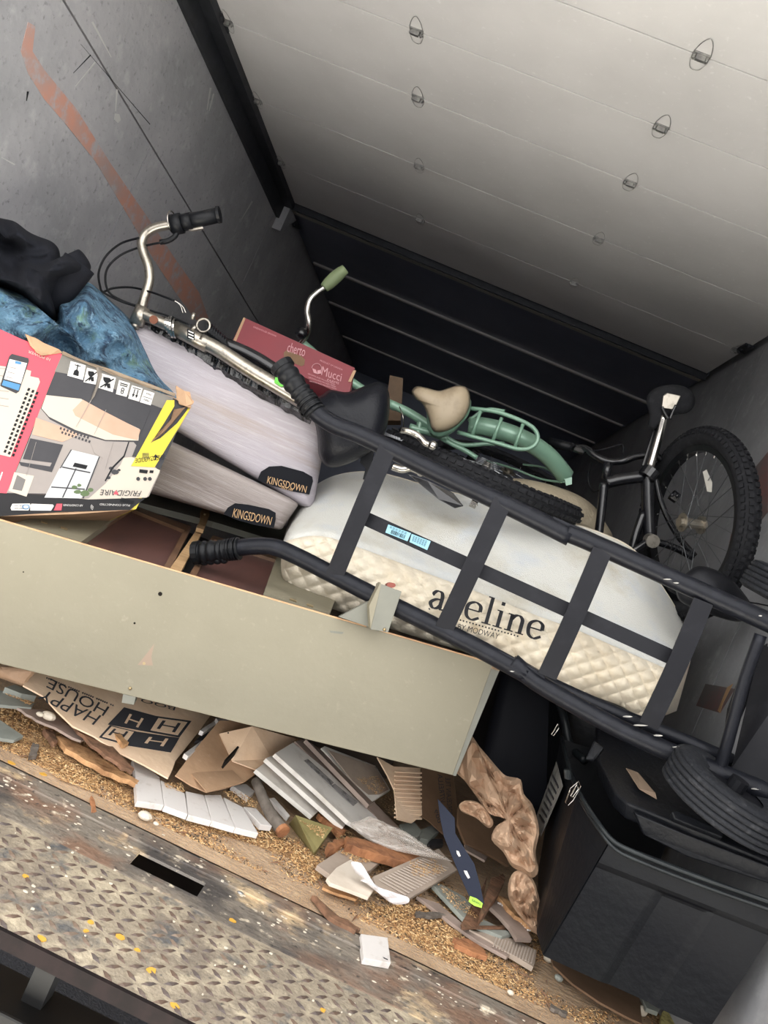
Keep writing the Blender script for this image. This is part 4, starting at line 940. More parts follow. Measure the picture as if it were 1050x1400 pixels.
# ---- cloth heaps
def fleece():
    m = mat('blue_fleece', '5680a0', .95, n=[(7, '7099b3', .42, .68), (26, '2b4560', .46, .62), (11, '74987f', .56, .68), (70, '86abc4', .52, .66), (50, '1f3650', .58, .68)], bump=(170, .8)); return m
bl = pillow('blanket', [(-60, 372), (0, 391), (30, 402), (60, 428), (76, 438), (76, 405), (95, 396), (112, 388), (125, 388), (150, 410), (180, 440), (200, 478), (220, 515), (250, 543), (262, 555), (240, 562), (180, 540), (100, 520), (40, 500), (-60, 480)], (110, 470), 1.98, .17, fleece(), K=26, per=10, amp=.06, crease=.13, creasesc=7, seed=4, back=.08, Yf=lambda x, y: 1.955+.0011*x)
tag(bl, 'speckled blue fleece blanket bundled out of the top of the carton', 'blanket')
m_bcl = mat('black_cotton', '15171f', .85, n=(10, '1f222b', .45, .7), bump=(300, .2))
bc = pillow('jacket', [(-60, 285), (-20, 292), (0, 298), (20, 303), (38, 316), (52, 323), (70, 330), (80, 340), (84, 356), (90, 358), (104, 342), (112, 344), (122, 358), (124, 368), (115, 378), (95, 392), (76, 408), (78, 425), (76, 438), (60, 432), (30, 405), (0, 392), (-60, 375)], (45, 368), 1.97, .10, m_bcl, K=24, per=10, amp=.06, crease=.16, creasesc=8, seed=2, back=.1)
tag(bc, 'black cotton jacket heaped on top of the blue blanket', 'jacket')
sl_ = MB().tube([P(70, 412, 1.93), P(86, 392, 1.90), P(109, 360, 1.90)], (.035, .042), 16, 4).build('sleeve', m_bcl, bc, smooth=True)
nv = pillow('shirt', [(-60, 388), (-10, 398), (10, 412), (18, 430), (20, 445), (45, 458), (50, 470), (35, 476), (0, 460), (-60, 440)], (0, 440), 1.86, .06, mat('navy_plaid', '343a58', .9, n=[(10, '47415f', .45, .7), (30, '56608a', .6, .7)], bump=(120, .5)), K=14, amp=.03, crease=.03, seed=9)
tag(nv, 'dark navy shirt tucked between the blue blanket and the carton edge', 'shirt')
# ---- red tomato box
rb = thing('carton', P(400, 490, 2.5), 'flat crimson produce box reading Mucci lying behind the chrome bicycle', 'box')
m_crim = mat('crimson_card', '8e2d38', .55, n=(5, '83303a', .4, .7))
RB = Plane(P(333, 434, 2.42), P(485, 503, 2.42), P(318, 468, 2.40))
rf = [(333, 434), (338, 436), (485, 503), (478, 536), (460, 536), (318, 470), (318, 466)]
ro = -RB.n*.26+Vector((0, 0, -.05))
MB().prism([RB.hit(*p) for p in rf], ro).build('box_body', m_crim, rb)
flat('raw_edge', [(333, 434), (336, 435), (321, 471), (318, 469)], RB, m_card, rb, .001)
flat('raw_edge', [(483, 507), (487, 507), (480, 523), (476, 522)], RB, m_card, rb, .003)
hh = flat('hand_hole', [(388, 482), (392, 479), (412, 487), (417, 492), (416, 499), (412, 501), (392, 492), (388, 488)], RB, m_cardd, rb, .001)
pk = mat('pink_print', 'd79aa0', .5)
textq('cherto', [(392, 481), (416, 488), (419, 475), (395, 468)], RB, pk, rb, off=.002)
textq('Mucci', [(439, 513), (466, 522), (468, 511), (441, 501)], RB, pk, rb, off=.002); textq('FARMS', [(447, 521), (463, 526), (464, 523), (448, 518)], RB, pk, rb, off=.002)
for a0, a1 in ((.2, 3.6),): MB().tube([RB.hit(433+6.5*math.cos(a), 504+6.5*math.sin(a), .003) for a in [a0+3+i*.35 for i in range(12)]], .0012, 5, 1).build('logo_ring', pk, rb, fix=False)
flat('logo_leaf', [(427, 504), (432, 506), (434, 512), (429, 510)], RB, pk, rb, .003); flat('logo_leaf', [(439, 506), (434, 507), (434, 512), (439, 511)], RB, pk, rb, .003)
textq('GREENHOUSE GROWN', [(346, 448), (377, 461), (378, 459), (347, 446)], RB, pk, rb, off=.002)
textq('PRODUCT OF CANADA', [(437, 494), (468, 507), (469, 505), (438, 492)], RB, pk, rb, off=.002)
for k in range(3): textq('GROWN AND PACKED FRESH', [(421+k, 512+k*5), (458+k, 527+k*3), (458+k, 525+k*3), (421+k, 510+k*5)], RB, pk, rb, off=.002)
po = slab('timber_offcut', [P(533, 513, 2.9), P(551, 517, 2.9), P(548, 575, 2.85), P(525, 575, 2.85)], .04, mat('weathered_pine', '6d5640', .75, n=(12, '5a4735', .4, .7))); tag(po, 'upright weathered pine offcut behind the black saddle', 'timber')

# ---- black totes
m_tote = mat('black_tote_plastic', '111318', .45, n=[(4, '171a1d', .45, .7)], bump=(60, .15))
tt = thing('storage_tote', P(880, 1320, 1.75), 'big open black plastic tote at the right, lid askew, clips on its edge', 'storage tote')
tf = [P(836, 1148, 1.72), P(1078, 1240, 1.60), P(968, 1408, 1.62), P(744, 1306, 1.74)]
TP = Plane(tf[0], tf[1], tf[3])
lf = [P(768, 1010, 2.25), P(738, 1190, 2.2)]       # far edge of the left side: top, foot
W_ = .012
# front wall with rounded corner column towards the side wall
def wallgrid(name, A, B, Cc, D, m, par, nu=30, nv=20, disp=None):
    vs = []; fs = []
    for i in range(nu+1):
        for j in range(nv+1):
            u = i/nu; v = j/nv; p = (A*(1-u)+B*u)*(1-v)+(D*(1-u)+Cc*u)*v
            if disp: p = p+disp(u, v)
            vs.append(p)
    for i in range(nu):
        for j in range(nv): a = i*(nv+1)+j; fs.append((a, a+nv+1, a+nv+2, a+1))
    o = MB().add(vs, fs).build(name, m, par, smooth=False, fix=False); md = o.modifiers.new('s', 'SOLIDIFY'); md.thickness = .004; return o
def inset(u, v):
    d = 0
    if .36 < u < .70 and v > .2: d -= .006*min(1, (u-.36)/.05, (.70-u)/.05, (v-.2)/.05)
    if v < .22: d += .005*min(1, (.22-v)/.03)
    return TP.n*d
wallgrid('front_wall', tf[0], tf[1], tf[2], tf[3], m_tote, tt, 90, 44, inset)
c0 = P(792, 1085, 1.86); c1 = P(736, 1275, 1.84)
wallgrid('corner_wall', c0, tf[0], tf[3], c1, m_tote, tt, 8, 8)
wallgrid('side_wall', lf[0], c0, c1, lf[1], m_tote, tt, 20, 12)
ex = Vector((XR-.02, 2.25, .50)); ey = Vector((XR-.02, 1.62, tf[1].z))
wallgrid('back_wall', lf[0], ex, Vector((XR-.03, 2.2, .1)), lf[1], m_tote, tt, 4, 4)
slab('base', [tf[3]+Vector((.01, .01, .01)), tf[2]+Vector((-.03, .02, .01)), Vector((XR-.04, 2.15, .10)), lf[1]+Vector((.01, 0, .01)), c1+Vector((.01, .01, .01))], .008, m_tote, tt)
m_rim2 = mat('tote_rim_sheen', '24282b', .3, n=(8, '33383a', .5, .7))
rimp = [lf[0], P(780, 1058, 2.0), P(795, 1092, 1.84), P(816, 1125, 1.75), P(838, 1152, 1.71), P(868, 1168, 1.69), P(950, 1200, 1.65), P(1078, 1245, 1.59)]
tubeo('rim', [p+UP*.004 for p in rimp], .0055, m_rim2, tt, 8); tubeo('rim', [p-UP*.008-Vector((0, .01, 0)) for p in rimp], .004, m_rim2, tt, 8)
def clip(px, par=tt, Y=1.9):
    mb = MB(); mb.tube([P(x, y, Y) for x, y in px], .0015, 6, 1, True); o = mb.build('wire_latch', m_chrome, par, smooth=True, fix=False); return o
clip([(791, 1068), (794, 1075), (784, 1094), (777, 1101), (773, 1097), (780, 1078)], Y=1.83); clip([(789, 1073), (791, 1079), (783, 1090), (780, 1088)], Y=1.825)
clip([(763, 990), (764, 996), (757, 1006), (754, 1004)], Y=1.98)
hb = MB()
for k in range(3): hb.tube([P(774+k*1.5, 1052+k*.5, 1.86), P(775+k*1.5, 1064+k*.5, 1.86)], .006, 8, 2)
hb.build('hinge_knuckles', m_rim2, tt)
SPl = Plane(lf[0]-RT*.012, c0-RT*.012, c1-RT*.012)
lb = flat('label', [(762, 1042), (771, 1075), (741, 1144), (734, 1118)], SPl, mat('grey_paper_label', '8c8b86', .7, n=(30, '5e5e5c', .5, .68)), tt, .003); lb['label'] = 'scuffed grey paper label'
for k in range(7): flat('text_line', [(758-k*3, 1060+k*9), (766-k*3.2, 1076+k*8), (765-k*3.2, 1079+k*8), (757-k*3, 1063+k*9)], SPl, m_charc, lb, .0045)
m_lid = mat('tote_lid_plastic', '16181d', .45, n=(5, '1f2126', .45, .7), bump=(80, .2))
ld = thing('tote_lid', P(920, 1100, 1.8), 'thick black tote lid sitting askew on the open tote under the tyre', 'lid')
def lidp(px, Y): return [P(x, y, yy) for (x, y), yy in zip(px, Y)]
tpo = lidp([(818, 1040), (840, 1082), (856, 1097), (950, 1135), (1080, 1190), (1085, 1080), (880, 1000), (815, 985)], [1.95, 1.80, 1.76, 1.70, 1.64, 1.9, 2.15, 2.2])
MB().prism(tpo, -UP*.042+Vector((0, .012, 0))).build('lid_body', m_lid, ld, bevel=.006)
sk = lidp([(868, 1112), (940, 1142), (1080, 1196), (1080, 1218), (940, 1172), (880, 1142)], [1.735, 1.70, 1.63, 1.63, 1.70, 1.735])
MB().prism(sk, Vector((0, .02, 0))+UP*.002).build('skirt', m_lid, ld, bevel=.003)
slab('sticker', [P(856, 1050, 1.885), P(872, 1056, 1.88), P(896, 1084, 1.80), P(898, 1092, 1.79), P(874, 1078, 1.81)], .002, mat('tan_sticker', '9c8672', .7), ld)['label'] = 'torn tan sticker'
slab('lug', [P(918, 1110, 1.70), P(925, 1108, 1.70), P(990, 1136, 1.68), P(988, 1146, 1.67), P(922, 1120, 1.69)], .02, m_lid, ld, bevel=.003)
slab('handle', [P(812, 1012, 1.9), P(826, 1022, 1.88), P(812, 1040, 1.88), P(800, 1038, 1.88)], .02, m_lid, ld, bevel=.004)
t2 = thing('storage_tote', P(820, 1010, 2.4), 'second black plastic tote behind the open one, below the hand truck rail', 'storage tote')
c = [P(770, 960, 2.35), P(945, 1030, 2.2), P(950, 1160, 2.2), P(760, 1120, 2.35)]
rhexa('tote_body', c+[p+Vector((-.04, .30, 0)) for p in c], m_tote, t2, (.08, .08, .2), 10)
tubeo('rim', [P(765, 960, 2.33), P(772, 985, 2.3), P(780, 1020, 2.27), P(800, 1040, 2.2)], .012, m_rim2, t2)
pillow('sack_body', [(862, 985), (880, 992), (915, 1005), (960, 1030), (940, 1060), (900, 1062), (858, 1035), (855, 1000)], (900, 1025), 2.1, .05, m_lid, t2, amp=.01)
# ---- dark gap under the mattress: filled further down by an added black block
# ================================================================== DEBRIS ON THE FLOOR
ALB = 1.0
z6 = lambda px: Q(px, 3, 0, 880)
z7 = lambda px: Q(px, 3, 300, 980)
z8 = lambda px: Q(px, 3, 520, 980)
def fp(name, px, z, th, m, label, cat, group=None, bevel=.0008, par=None):
    """flat piece lying on the pile: one height per corner"""
    zs = z if isinstance(z, (list, tuple)) else [z]*len(px)
    w = [F(x, y, h) for (x, y), h in zip(px, zs)]
    if max(zs)-min(zs) > 1e-6:      # lay it in one plane
        A = np.array([[p.x, p.y, 1] for p in w]); k = np.linalg.lstsq(A, np.array(zs), rcond=None)[0]
        pl = Plane(*[Vector((x, y, k[0]*x+k[1]*y+k[2])) for x, y in ((0, 2), (1, 2), (0, 3))]); w = [pl.hit(x, y) for x, y in px]
    o = slab(name, w, th, m, par, bevel)
    if label: tag(o, label, cat, group, 'thing')
    return o
m_kraft2 = mat('kraft_paper_lit', 'b89b82', .75, n=[(5, 'a8896e', .4, .7)], bump=(14, .3))
m_cardL = mat('light_card', 'e8cdb0', .85, n=[(6, 'dcbc9c', .42, .7), (60, 'eed6ba', .6, .75)], bump=(40, .2))
m_tile = mat('white_ceramic_tile', 'd2cecb', .35, n=(40, 'bdb6b0', .55, .72))
m_plank = mat('white_laminate', 'e4e0da', .5, n=(14, 'c8c2ba', .5, .7))
m_greyp = mat('grey_brown_board', '9b8a80', .7, n=[(9, '7f7067', .45, .7)])
m_chipg = mat('grey_green_slate', '8f938c', .7, n=[(12, '7c807a', .45, .7)])
m_wood = mat('splintered_wood', 'c79b6e', .8, n=[(30, '9c7450', .42, .66)], stretch=(1, 1, 1), bump=(60, .6))
m_woodd = mat('dark_splintered_wood', '7d5b45', .8, n=[(30, '55402f', .42, .66)], bump=(60, .6))
m_rot = mat('orange_rotten_wood', 'a5714c', .85, n=[(24, '80553a', .42, .66)], bump=(50, .7))
m_bark = mat('grey_bark', '6f675f', .85, n=(20, '534b44', .4, .7), bump=(50, .6))
m_slate = mat('blue_black_plastic', '121a2e', .5, n=(30, '222b40', .6, .75))
m_beige = mat('beige_tile_back', 'a8998b', .75, n=(12, '93857a', .4, .7))
# --- HAPPY HOUSE cardboard
HP = Plane(F(32, 937, .12), F(232, 1063, .05), F(290, 975, .10))
hc = slab('cardboard_sheet', [HP.hit(*p) for p in [(40, 905), (120, 915), (200, 940), (300, 968), (288, 978), (275, 996), (256, 1020), (240, 1040), (236, 1052), (230, 1064), (198, 1046), (158, 1026), (128, 1006), (100, 993), (78, 972), (60, 952), (32, 937)]], .004, m_cardL, None, .0006)
tag(hc, 'brown cardboard sheet printed HAPPY HOUSE poking out under the cabinet', 'cardboard')
m_inkc = mat('dark_card_ink', '3c3d42', .7)
textq('HOUSE', z6([(448, 262), (205, 143), (187, 180), (422, 300)]), HP, m_inkc, hc)
textq('HAPPY', z6([(415, 298), (180, 190), (150, 225), (382, 336)]), HP, m_inkc, hc)
flat('print_block', z6([(508, 262), (640, 298), (602, 362), (442, 332)]), HP, m_inkc, hc, .001); textq('H', z6([(588, 310), (530, 290), (508, 328), (565, 347)]), HP, m_cardL, hc, off=.002)
flat('print_block', z6([(640, 298), (785, 318), (735, 386), (602, 362)]), HP, m_inkc, hc, .001); flat('print_window', z6([(648, 307), (768, 324), (728, 377), (616, 357)]), HP, m_cardL, hc, .002); textq('H', z6([(740, 330), (665, 318), (640, 352), (715, 368)]), HP, m_inkc, hc, off=.003)
flat('print_block', z6([(560, 362), (735, 388), (700, 447), (520, 418)]), HP, m_inkc, hc, .001); textq('H', z6([(690, 392), (610, 385), (590, 410), (668, 424)]), HP, m_cardL, hc, off=.002)
flat('print_block', z6([(450, 335), (560, 362), (520, 418), (405, 385)]), HP, m_inkc, hc, .001); flat('print_window', z6([(456, 342), (548, 364), (514, 409), (418, 383)]), HP, m_cardL, hc, .002); textq('H', z6([(525, 365), (465, 352), (440, 378), (500, 395)]), HP, m_inkc, hc, off=.003)
for k in range(34):
    x = 190+k*8.2; y = 138+k*3.4
    if k % 7 != 3: flat('print_dot', z6([(x, y), (x+5, y+2), (x+4, y+7), (x-1, y+5)]), HP, m_inkc, hc, .001)
textq('BOO', z6([(720, 262), (580, 225), (574, 240), (714, 276)]), HP, m_inkc, hc)
def crump(name, outline, cen, z, m, label, cat, amp=.02, crease=.03, seed=0, bulge=.03, smooth=False, csc=9, K=9, per=3, par=None, back=.02):
    """crumpled sheet standing over the floor"""
    q = F(cen[0], cen[1], z); Y0 = q.y
    o = pillow(name, outline, cen, Y0, bulge, m, par, amp=amp, crease=crease, creasesc=csc, K=K, per=per, seed=seed, smooth=smooth, back=back)
    if label: tag(o, label, cat)
    return o
# --- folded plain cardboard flaps
c2 = fp('cardboard_flap', [(240, 1060), (262, 1030), (300, 985), (350, 985), (408, 1010), (400, 1021), (372, 1040), (350, 1058), (333, 1070), (307, 1078), (283, 1083), (262, 1074)], [.05, .09, .14, .16, .12, .11, .08, .07, .06, .05, .05, .05], .004, m_card, 'folded plain brown cardboard flap beside the printed sheet', 'cardboard')
MB().prism([F(262, 1058, .066), F(307, 1041, .075), F(333, 1069, .068), F(283, 1082, .058)], Vector((0, .002, -.004))).build('folded_tab', m_card, c2)
MB().prism([F(300, 1003, .122), F(345, 993, .17), (F(405, 1010, .127)), F(372, 1038, .092), F(350, 1052, .082), F(318, 1040, .09)], Vector((0, .002, -.004))).build('folded_tab', m_cardL, c2)
for a in ([(307, 1039), (336, 1008), (338, 1009), (309, 1041)],):
    MB().prism([F(x, y, .12) for x, y in a], Vector((0, 0, -.02))).build('slit', m_shade, c2)
# dark tiles stacked on edge
for k, (px, zz) in enumerate(((z6([(820, 355), (890, 308), (902, 322), (835, 362)]), .10), (z6([(835, 395), (900, 340), (910, 352), (845, 405)]), .085), (z6([(755, 450), (830, 395), (840, 408), (772, 462)]), .075), (z6([(905, 335), (970, 320), (972, 332), (912, 348)]), .10), (z6([(885, 305), (940, 312), (945, 322), (900, 325)]), .11))):
    fp('wall_tile', px, zz+.02, .012, m_tile, 'white edged tile standing in the stack between the two cardboard sheets', 'tile', 'tiles stacked between the cardboard sheets')
    MB().prism([F(x, y+4, zz+.018) for x, y in px], Vector((0, .004, -.012))).build('dark_face', m_black, bpy.context.scene.objects[-1] if False else None) if False else None
for k, (px, zz) in enumerate(((z6([(772, 462), (845, 405), (910, 352), (985, 345), (960, 375), (880, 420), (800, 465)]), .07), (z6([(835, 400), (905, 335), (935, 322), (990, 330), (905, 368)]), .085), (z6([(800, 400), (835, 362), (902, 322), (880, 352), (830, 398)]), .095))):
    fp('wall_tile', px, zz, .008, m_charc, 'dark glazed tile '+('lowest in the leaning stack', 'middle one in the leaning stack', 'thin sliver at the back of the leaning stack')[k]+' beside the printed cardboard', 'tile')
# --- white tile row
rows = [z6([(545, 470), (600, 500), (655, 548), (556, 545)]), z6([(555, 545), (655, 550), (672, 662), (562, 645)]), z6([(660, 560), (758, 615), (770, 700), (675, 665)]), z6([(762, 605), (835, 620), (868, 728), (772, 702)]), z6([(840, 620), (906, 620), (965, 755), (870, 727)]),
        z7([(18, 330), (95, 370), (160, 478), (67, 455)]), z7([(100, 368), (150, 375), (216, 448), (170, 442)]), z7([(50, 280), (110, 275), (145, 305), (120, 330)])]
names = ['half tucked under the cardboard, first of the row', 'large leftmost square one of the laid row', 'second from the left in the laid row, sawdust on it', 'third from the left in the laid row', 'fourth from the left in the laid row', 'long fifth one of the laid row', 'right end one of the laid row beside the log', 'short one lying behind the laid row']
for k, px in enumerate(rows):
    fp('floor_tile', px, .028+.001*(k % 3), .014, m_tile, 'white stone tile, '+names[k], 'tile', 'white tiles laid in a row')
lo = fp('floor_tile', z7([(580, 890), (690, 905), (703, 1010), (592, 990)]), .014, .013, m_tile, 'single loose white tile lying alone on the steel sill', 'tile')
fp('tile_nick', z7([(670, 984), (692, 994), (690, 998), (674, 990)]), .0144, .0006, m_charc, None, None, par=lo, bevel=0)
# --- white planks and boards
fp('trim_board', z7([(150, 215), (190, 185), (415, 378), (382, 408)]), [.09, .09, .035, .035], .012, m_plank, 'narrow white trim board, lowest of the three white ones', 'board')
fp('trim_board', z7([(190, 170), (240, 148), (540, 405), (508, 455)]), [.12, .12, .04, .04], .012, m_plank, 'white trim board in the middle of the three', 'board')
tb = fp('trim_board', z7([(228, 150), (302, 105), (445, 222), (568, 342), (665, 432), (640, 470), (600, 470), (530, 428), (400, 305)]), [.15, .15, .11, .08, .06, .055, .055, .06, .10], .012, m_plank, 'widest white trim board with a printed paper strip along it', 'board')
TBP = Plane(F(300+345/3, 980+180/3, .1215), F(300+562/3, 980+352/3, .077), F(300+302/3, 980+105/3, .1505))
TBP = Plane(F(300+302/3, 980+105/3, .15), F(300+665/3, 980+432/3, .06), F(300+400/3, 980+305/3, .10))
flat('paper_strip', z7([(345, 182), (362, 175), (468, 272), (455, 284)]), TBP, mat('grey_paper_strip', '8e8b8a', .7, n=(60, '5e5c5c', .5, .62)), tb, .002)
flat('paper_strip', z7([(455, 284), (472, 276), (566, 352), (548, 368)]), TBP, mat('grey_paper_strip', '8e8b8a', .7), tb, .002)
fp('lath', z7([(310, 100), (352, 92), (610, 352), (588, 374)]), [.15, .15, .07, .07], .012, m_greyp, 'grey brown lath leaning behind the widest white board', 'lath')
fp('lath', z7([(355, 92), (420, 138), (640, 348), (615, 362)]), [.16, .16, .08, .08], .012, m_greyp, 'second grey brown lath, nearer the sawdust covered panel', 'lath')
fp('panel_offcut', z7([(418, 128), (432, 120), (640, 200), (702, 300), (625, 348), (560, 292)]), [.15, .15, .14, .08, .08, .10], .012, m_plank, 'pale panel offcut with sawdust heaped on it under the cabinet', 'board')
fp('panel_face', z7([(445, 135), (640, 205), (695, 298), (628, 336), (545, 262)]), [.152, .142, .083, .083, .11], .003, m_beige, None, None, par=bpy.data.objects['panel_offcut'])
fp('lath', z7([(605, 368), (635, 350), (745, 462), (700, 475)]), [.07, .07, .045, .045], .01, m_greyp, 'short tan lath end beside the corrugated card', 'lath')
# log
lg = MB().tube([F(300+148/3, 980+262/3, .07), F(300+200/3, 980+380/3, .045), F(300+262/3, 980+470/3, .03)], (.012, .0165), 12, 4).build('branch', m_bark, None, smooth=True); tag(lg, 'grey barked branch end lying between the tiles and the white boards', 'branch')
a = F(300+255/3, 980+459/3, .032); b = F(300+264/3, 980+474/3, .0295); MB().tube([a, b], .0172, 12, 1).build('cut_end', m_rot, lg)
fp('chip', z7([(205, 335), (225, 330), (290, 405), (280, 415)]), .03, .01, m_tile, 'small white sliver between the branch and the boards', 'tile')
wg = MB().hexa([F(x, y, z) for (x, y), z in zip(z7([(312, 402), (465, 455), (400, 545), (388, 560)]), (.06, .05, .02, .02))]+[F(x, y, 0.0) for (x, y) in z7([(285, 440), (450, 480), (392, 570), (380, 566)])]).build('wood_wedge', mat('olive_treated_wood', '938a5c', .7, n=(20, '7c7347', .4, .7)), None, bevel=.001)
tag(wg, 'olive green wooden wedge dusted with sawdust', 'wedge')
def splinter(px, z, th, m, label, jag=4, seed=0, name='wood_splinter'):
    random.seed(seed); q = []
    for i, (x, y) in enumerate(px):
        x2, y2 = px[(i+1) % len(px)]; q.append((x, y))
        for t in (.25, .5, .75): q.append((x+(x2-x)*t+random.uniform(-1, 1)*jag*.3, y+(y2-y)*t+random.uniform(-1, 1)*jag*.3))
    o = fp(name, q, [z+random.uniform(-.003, .003) for _ in q], th, m, label, 'wood'); return o
splinter(z7([(520, 488), (600, 505), (830, 568), (832, 584), (762, 596), (640, 560), (522, 522)]), .055, .022, m_rot, 'long orange rotten wood splinter under the clear film', 6, 1)
splinter(z7([(445, 515), (505, 495), (520, 520), (450, 545)]), .04, .02, m_rot, 'short orange rotten wood stub beside the wedge', 5, 2)
splinter(z7([(405, 395), (430, 400), (520, 465), (500, 480), (440, 430)]), .035, .015, m_rot, 'reddish splinter poking from under the white board end', 5, 3)
splinter(z6([(232, 378), (300, 395), (420, 470), (572, 562), (560, 575), (430, 522), (270, 430)]), .03, .012, m_wood, 'long tan splintered stud lying across the sawdust at the left', 6, 4)
splinter(z6([(290, 318), (350, 345), (440, 400), (552, 512), (542, 528), (470, 480), (400, 428), (320, 360)]), .075, .008, m_woodd, 'thin dark wood strip lying over the HAPPY HOUSE card', 6, 5)
splinter(z6([(445, 315), (470, 335), (530, 405), (505, 416), (450, 352)]), .085, .01, m_wood, 'small pale splinter lying on the HAPPY HOUSE print', 6, 6)
splinter(z6([(70, 262), (120, 262), (200, 280), (300, 345), (372, 400), (300, 386), (150, 312)]), .055, .006, m_greyp, 'curled grey wood veneer under the card edge', 8, 7)
splinter(z6([(180, 345), (215, 355), (238, 400), (225, 410)]), .03, .012, m_woodd, 'stubby dark brown chip at the end of the long stud', 4, 8)
splinter(z6([(135, 405), (160, 412), (155, 455), (120, 462), (128, 430)]), .015, .012, m_bark, 'dark charred wood chip on the sawdust at the far left', 4, 9)
splinter(z6([(375, 622), (388, 640), (398, 690), (378, 690)]), .008, .006, m_rot, 'tiny upright orange splinter on the sill', 3, 10)
splinter(z7([(380, 730), (400, 735), (470, 800), (580, 868), (560, 878), (450, 815)]), .014, .01, m_woodd, 'long thin brown splinter along the sill edge', 5, 11)
splinter(z7([(430, 685), (570, 740), (560, 748), (425, 700)]), .016, .006, m_wood, 'thin straight splinter beside the broken white piece', 4, 12)
# left edge debris
fp('slate_chip', z6([(-60, 165), (0, 190), (142, 242), (130, 262), (0, 250), (-60, 235)]), .06, .008, m_chipg, 'flat grey green board piece at the left edge, upper one', 'board')
fp('slate_chip', z6([(-60, 290), (0, 312), (97, 378), (60, 396), (0, 387), (-60, 375)]), .02, .008, m_chipg, 'grey green board piece at the left edge, lower one', 'board')
fp('slate_chip', z6([(20, 178), (60, 168), (148, 200), (150, 215), (90, 205)]), .075, .02, m_chipg, 'small grey green block under the kraft paper strip', 'board')
crump('kraft_strip', z6([(-80, 60), (0, 90), (70, 95), (142, 112), (120, 145), (98, 172), (50, 160), (0, 142), (-80, 120)]), z6([(20, 120)])[0], .12, m_kraft2, 'brown kraft paper twisted under the left end of the cabinet', 'paper', .01, .02, 3, .02)
for x, y, r in ((595, 706, 20), (200, 296, 22), (165, 290, 12), (640, 738, 8)):
    q = F(x/3, 880+y/3, .012 if y > 500 else .075); st = MB().ball(q, r*.00065, 1.3, 1, .7, 9, 6).build('stone', m_crm, None); tag(st, {20: 'white pebble on the sawdust by the sill', 22: 'white crumbly lump beside the cardboard edge', 12: 'small white lump left of the crumbly one', 8: 'smallest dark-dusted pebble by the tile row'}[r], 'stone')
# --- centre pieces
fp('tile_piece', z7([(400, 608), (465, 565), (520, 530), (600, 545), (672, 582), (620, 628), (560, 660), (455, 648)]), .03, .012, m_beige, 'beige broken tile with sawdust behind the white fragment', 'tile')
fp('tile_piece', z7([(440, 662), (480, 618), (540, 584), (600, 640), (636, 705), (612, 740), (540, 712), (455, 682)]), .045, .008, mat('cream_broken_board', 'd3c8ba', .7, n=(14, 'c0b3a3', .45, .7)), 'cream broken board fragment in front of the ribbed tile', 'board')
crump('paper_scrap', z7([(540, 597), (580, 600), (592, 625), (570, 640), (600, 650), (640, 688), (700, 722), (770, 738), (776, 762), (735, 770), (700, 762), (650, 722), (600, 682), (578, 672), (590, 660), (560, 640)]), z7([(640, 695)])[0], .06, mat('white_paper', 'd9d6d8', .7), 'crumpled white paper scrap with a teal edge', 'paper', .01, .02, 5, .012, csc=25)
rp = fp('ribbed_tile', z7([(630, 655), (830, 568), (900, 540), (975, 628), (775, 748), (690, 720), (640, 690)]), [.045, .065, .07, .05, .035, .035, .04], .010, m_beige, 'grey beige ribbed tile with sawdust on its right', 'tile')
rb_ = MB(); A, B2, C2, D2 = [F(x, y, z) for (x, y), z in zip(z7([(640, 668), (830, 575), (965, 628), (770, 742)]), (.0455, .0655, .0505, .0355))]
for i in range(16):
    t = (i+.5)/16; p, q = Lp(A, B2, t), Lp(D2, C2, t); p = Lp(p, q, .06); q = Lp(p, q, .9)
    w = (B2-A).normalized()*.002; rb_.prism([p-w, p+w, q+w, q-w], Vector((0, 0, -.0018)) if False else Vector((0, 0, .0016)))
rb_.build('ribs', m_greyp if False else mat('rib_pale', 'b9aca0', .7), rp, fix=False)
film = pillow('plastic_film', z7([(535, 442), (580, 425), (622, 408), (690, 440), (762, 470), (850, 530), (955, 592), (900, 582), (760, 558), (680, 535), (600, 498)]), z7([(690, 480)])[0], 2.02, .02, mat('clear_film', 'c9c2ba', .12, alpha=.42, coat=1), None, amp=.02, crease=.03, creasesc=20, K=9, per=3, smooth=False, back=.004)
tag(film, 'crumpled clear plastic film draped over the orange splinter', 'plastic')
cg = fp('corrugated_card', z7([(648, 165), (715, 203), (830, 210), (826, 310), (832, 402), (790, 436), (730, 420), (718, 300), (690, 240)]), [.20, .17, .17, .13, .10, .08, .08, .12, .16], .004, m_cardL, 'torn corrugated cardboard hanging below the cabinet corner', 'cardboard')
cb = MB()
for k in range(12):
    y = 225+k*17; cb.tube([F(300+(712-k*.5 + (8 if k < 6 else 12))/3, 980+y/3+0, .168-.0075*k), F(300+828/3, 980+(y+6)/3, .168-.0075*k)], .003, 5, 1)
cb.build('corrugation', m_cardL, cg, fix=False)
VP_ = Plane(F(300+830/3, 980+220/3, .17), F(300+960/3, 980+250/3, .16), F(300+905/3, 980+470/3, .06))
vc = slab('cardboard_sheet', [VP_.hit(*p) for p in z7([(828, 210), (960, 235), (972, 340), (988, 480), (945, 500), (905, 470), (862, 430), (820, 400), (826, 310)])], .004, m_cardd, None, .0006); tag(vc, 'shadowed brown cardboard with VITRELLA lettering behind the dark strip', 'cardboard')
textq('VITRELLA', z7([(905, 360), (893, 235), (913, 238), (925, 350)]), VP_, m_inkc, vc); textq('PORCELAIN TILE', z7([(935, 410), (925, 250), (945, 252), (955, 400)]), VP_, m_inkc, vc)
textq('009', z7([(895, 440), (878, 385), (892, 380), (910, 430)]), VP_, m_inkc, vc)
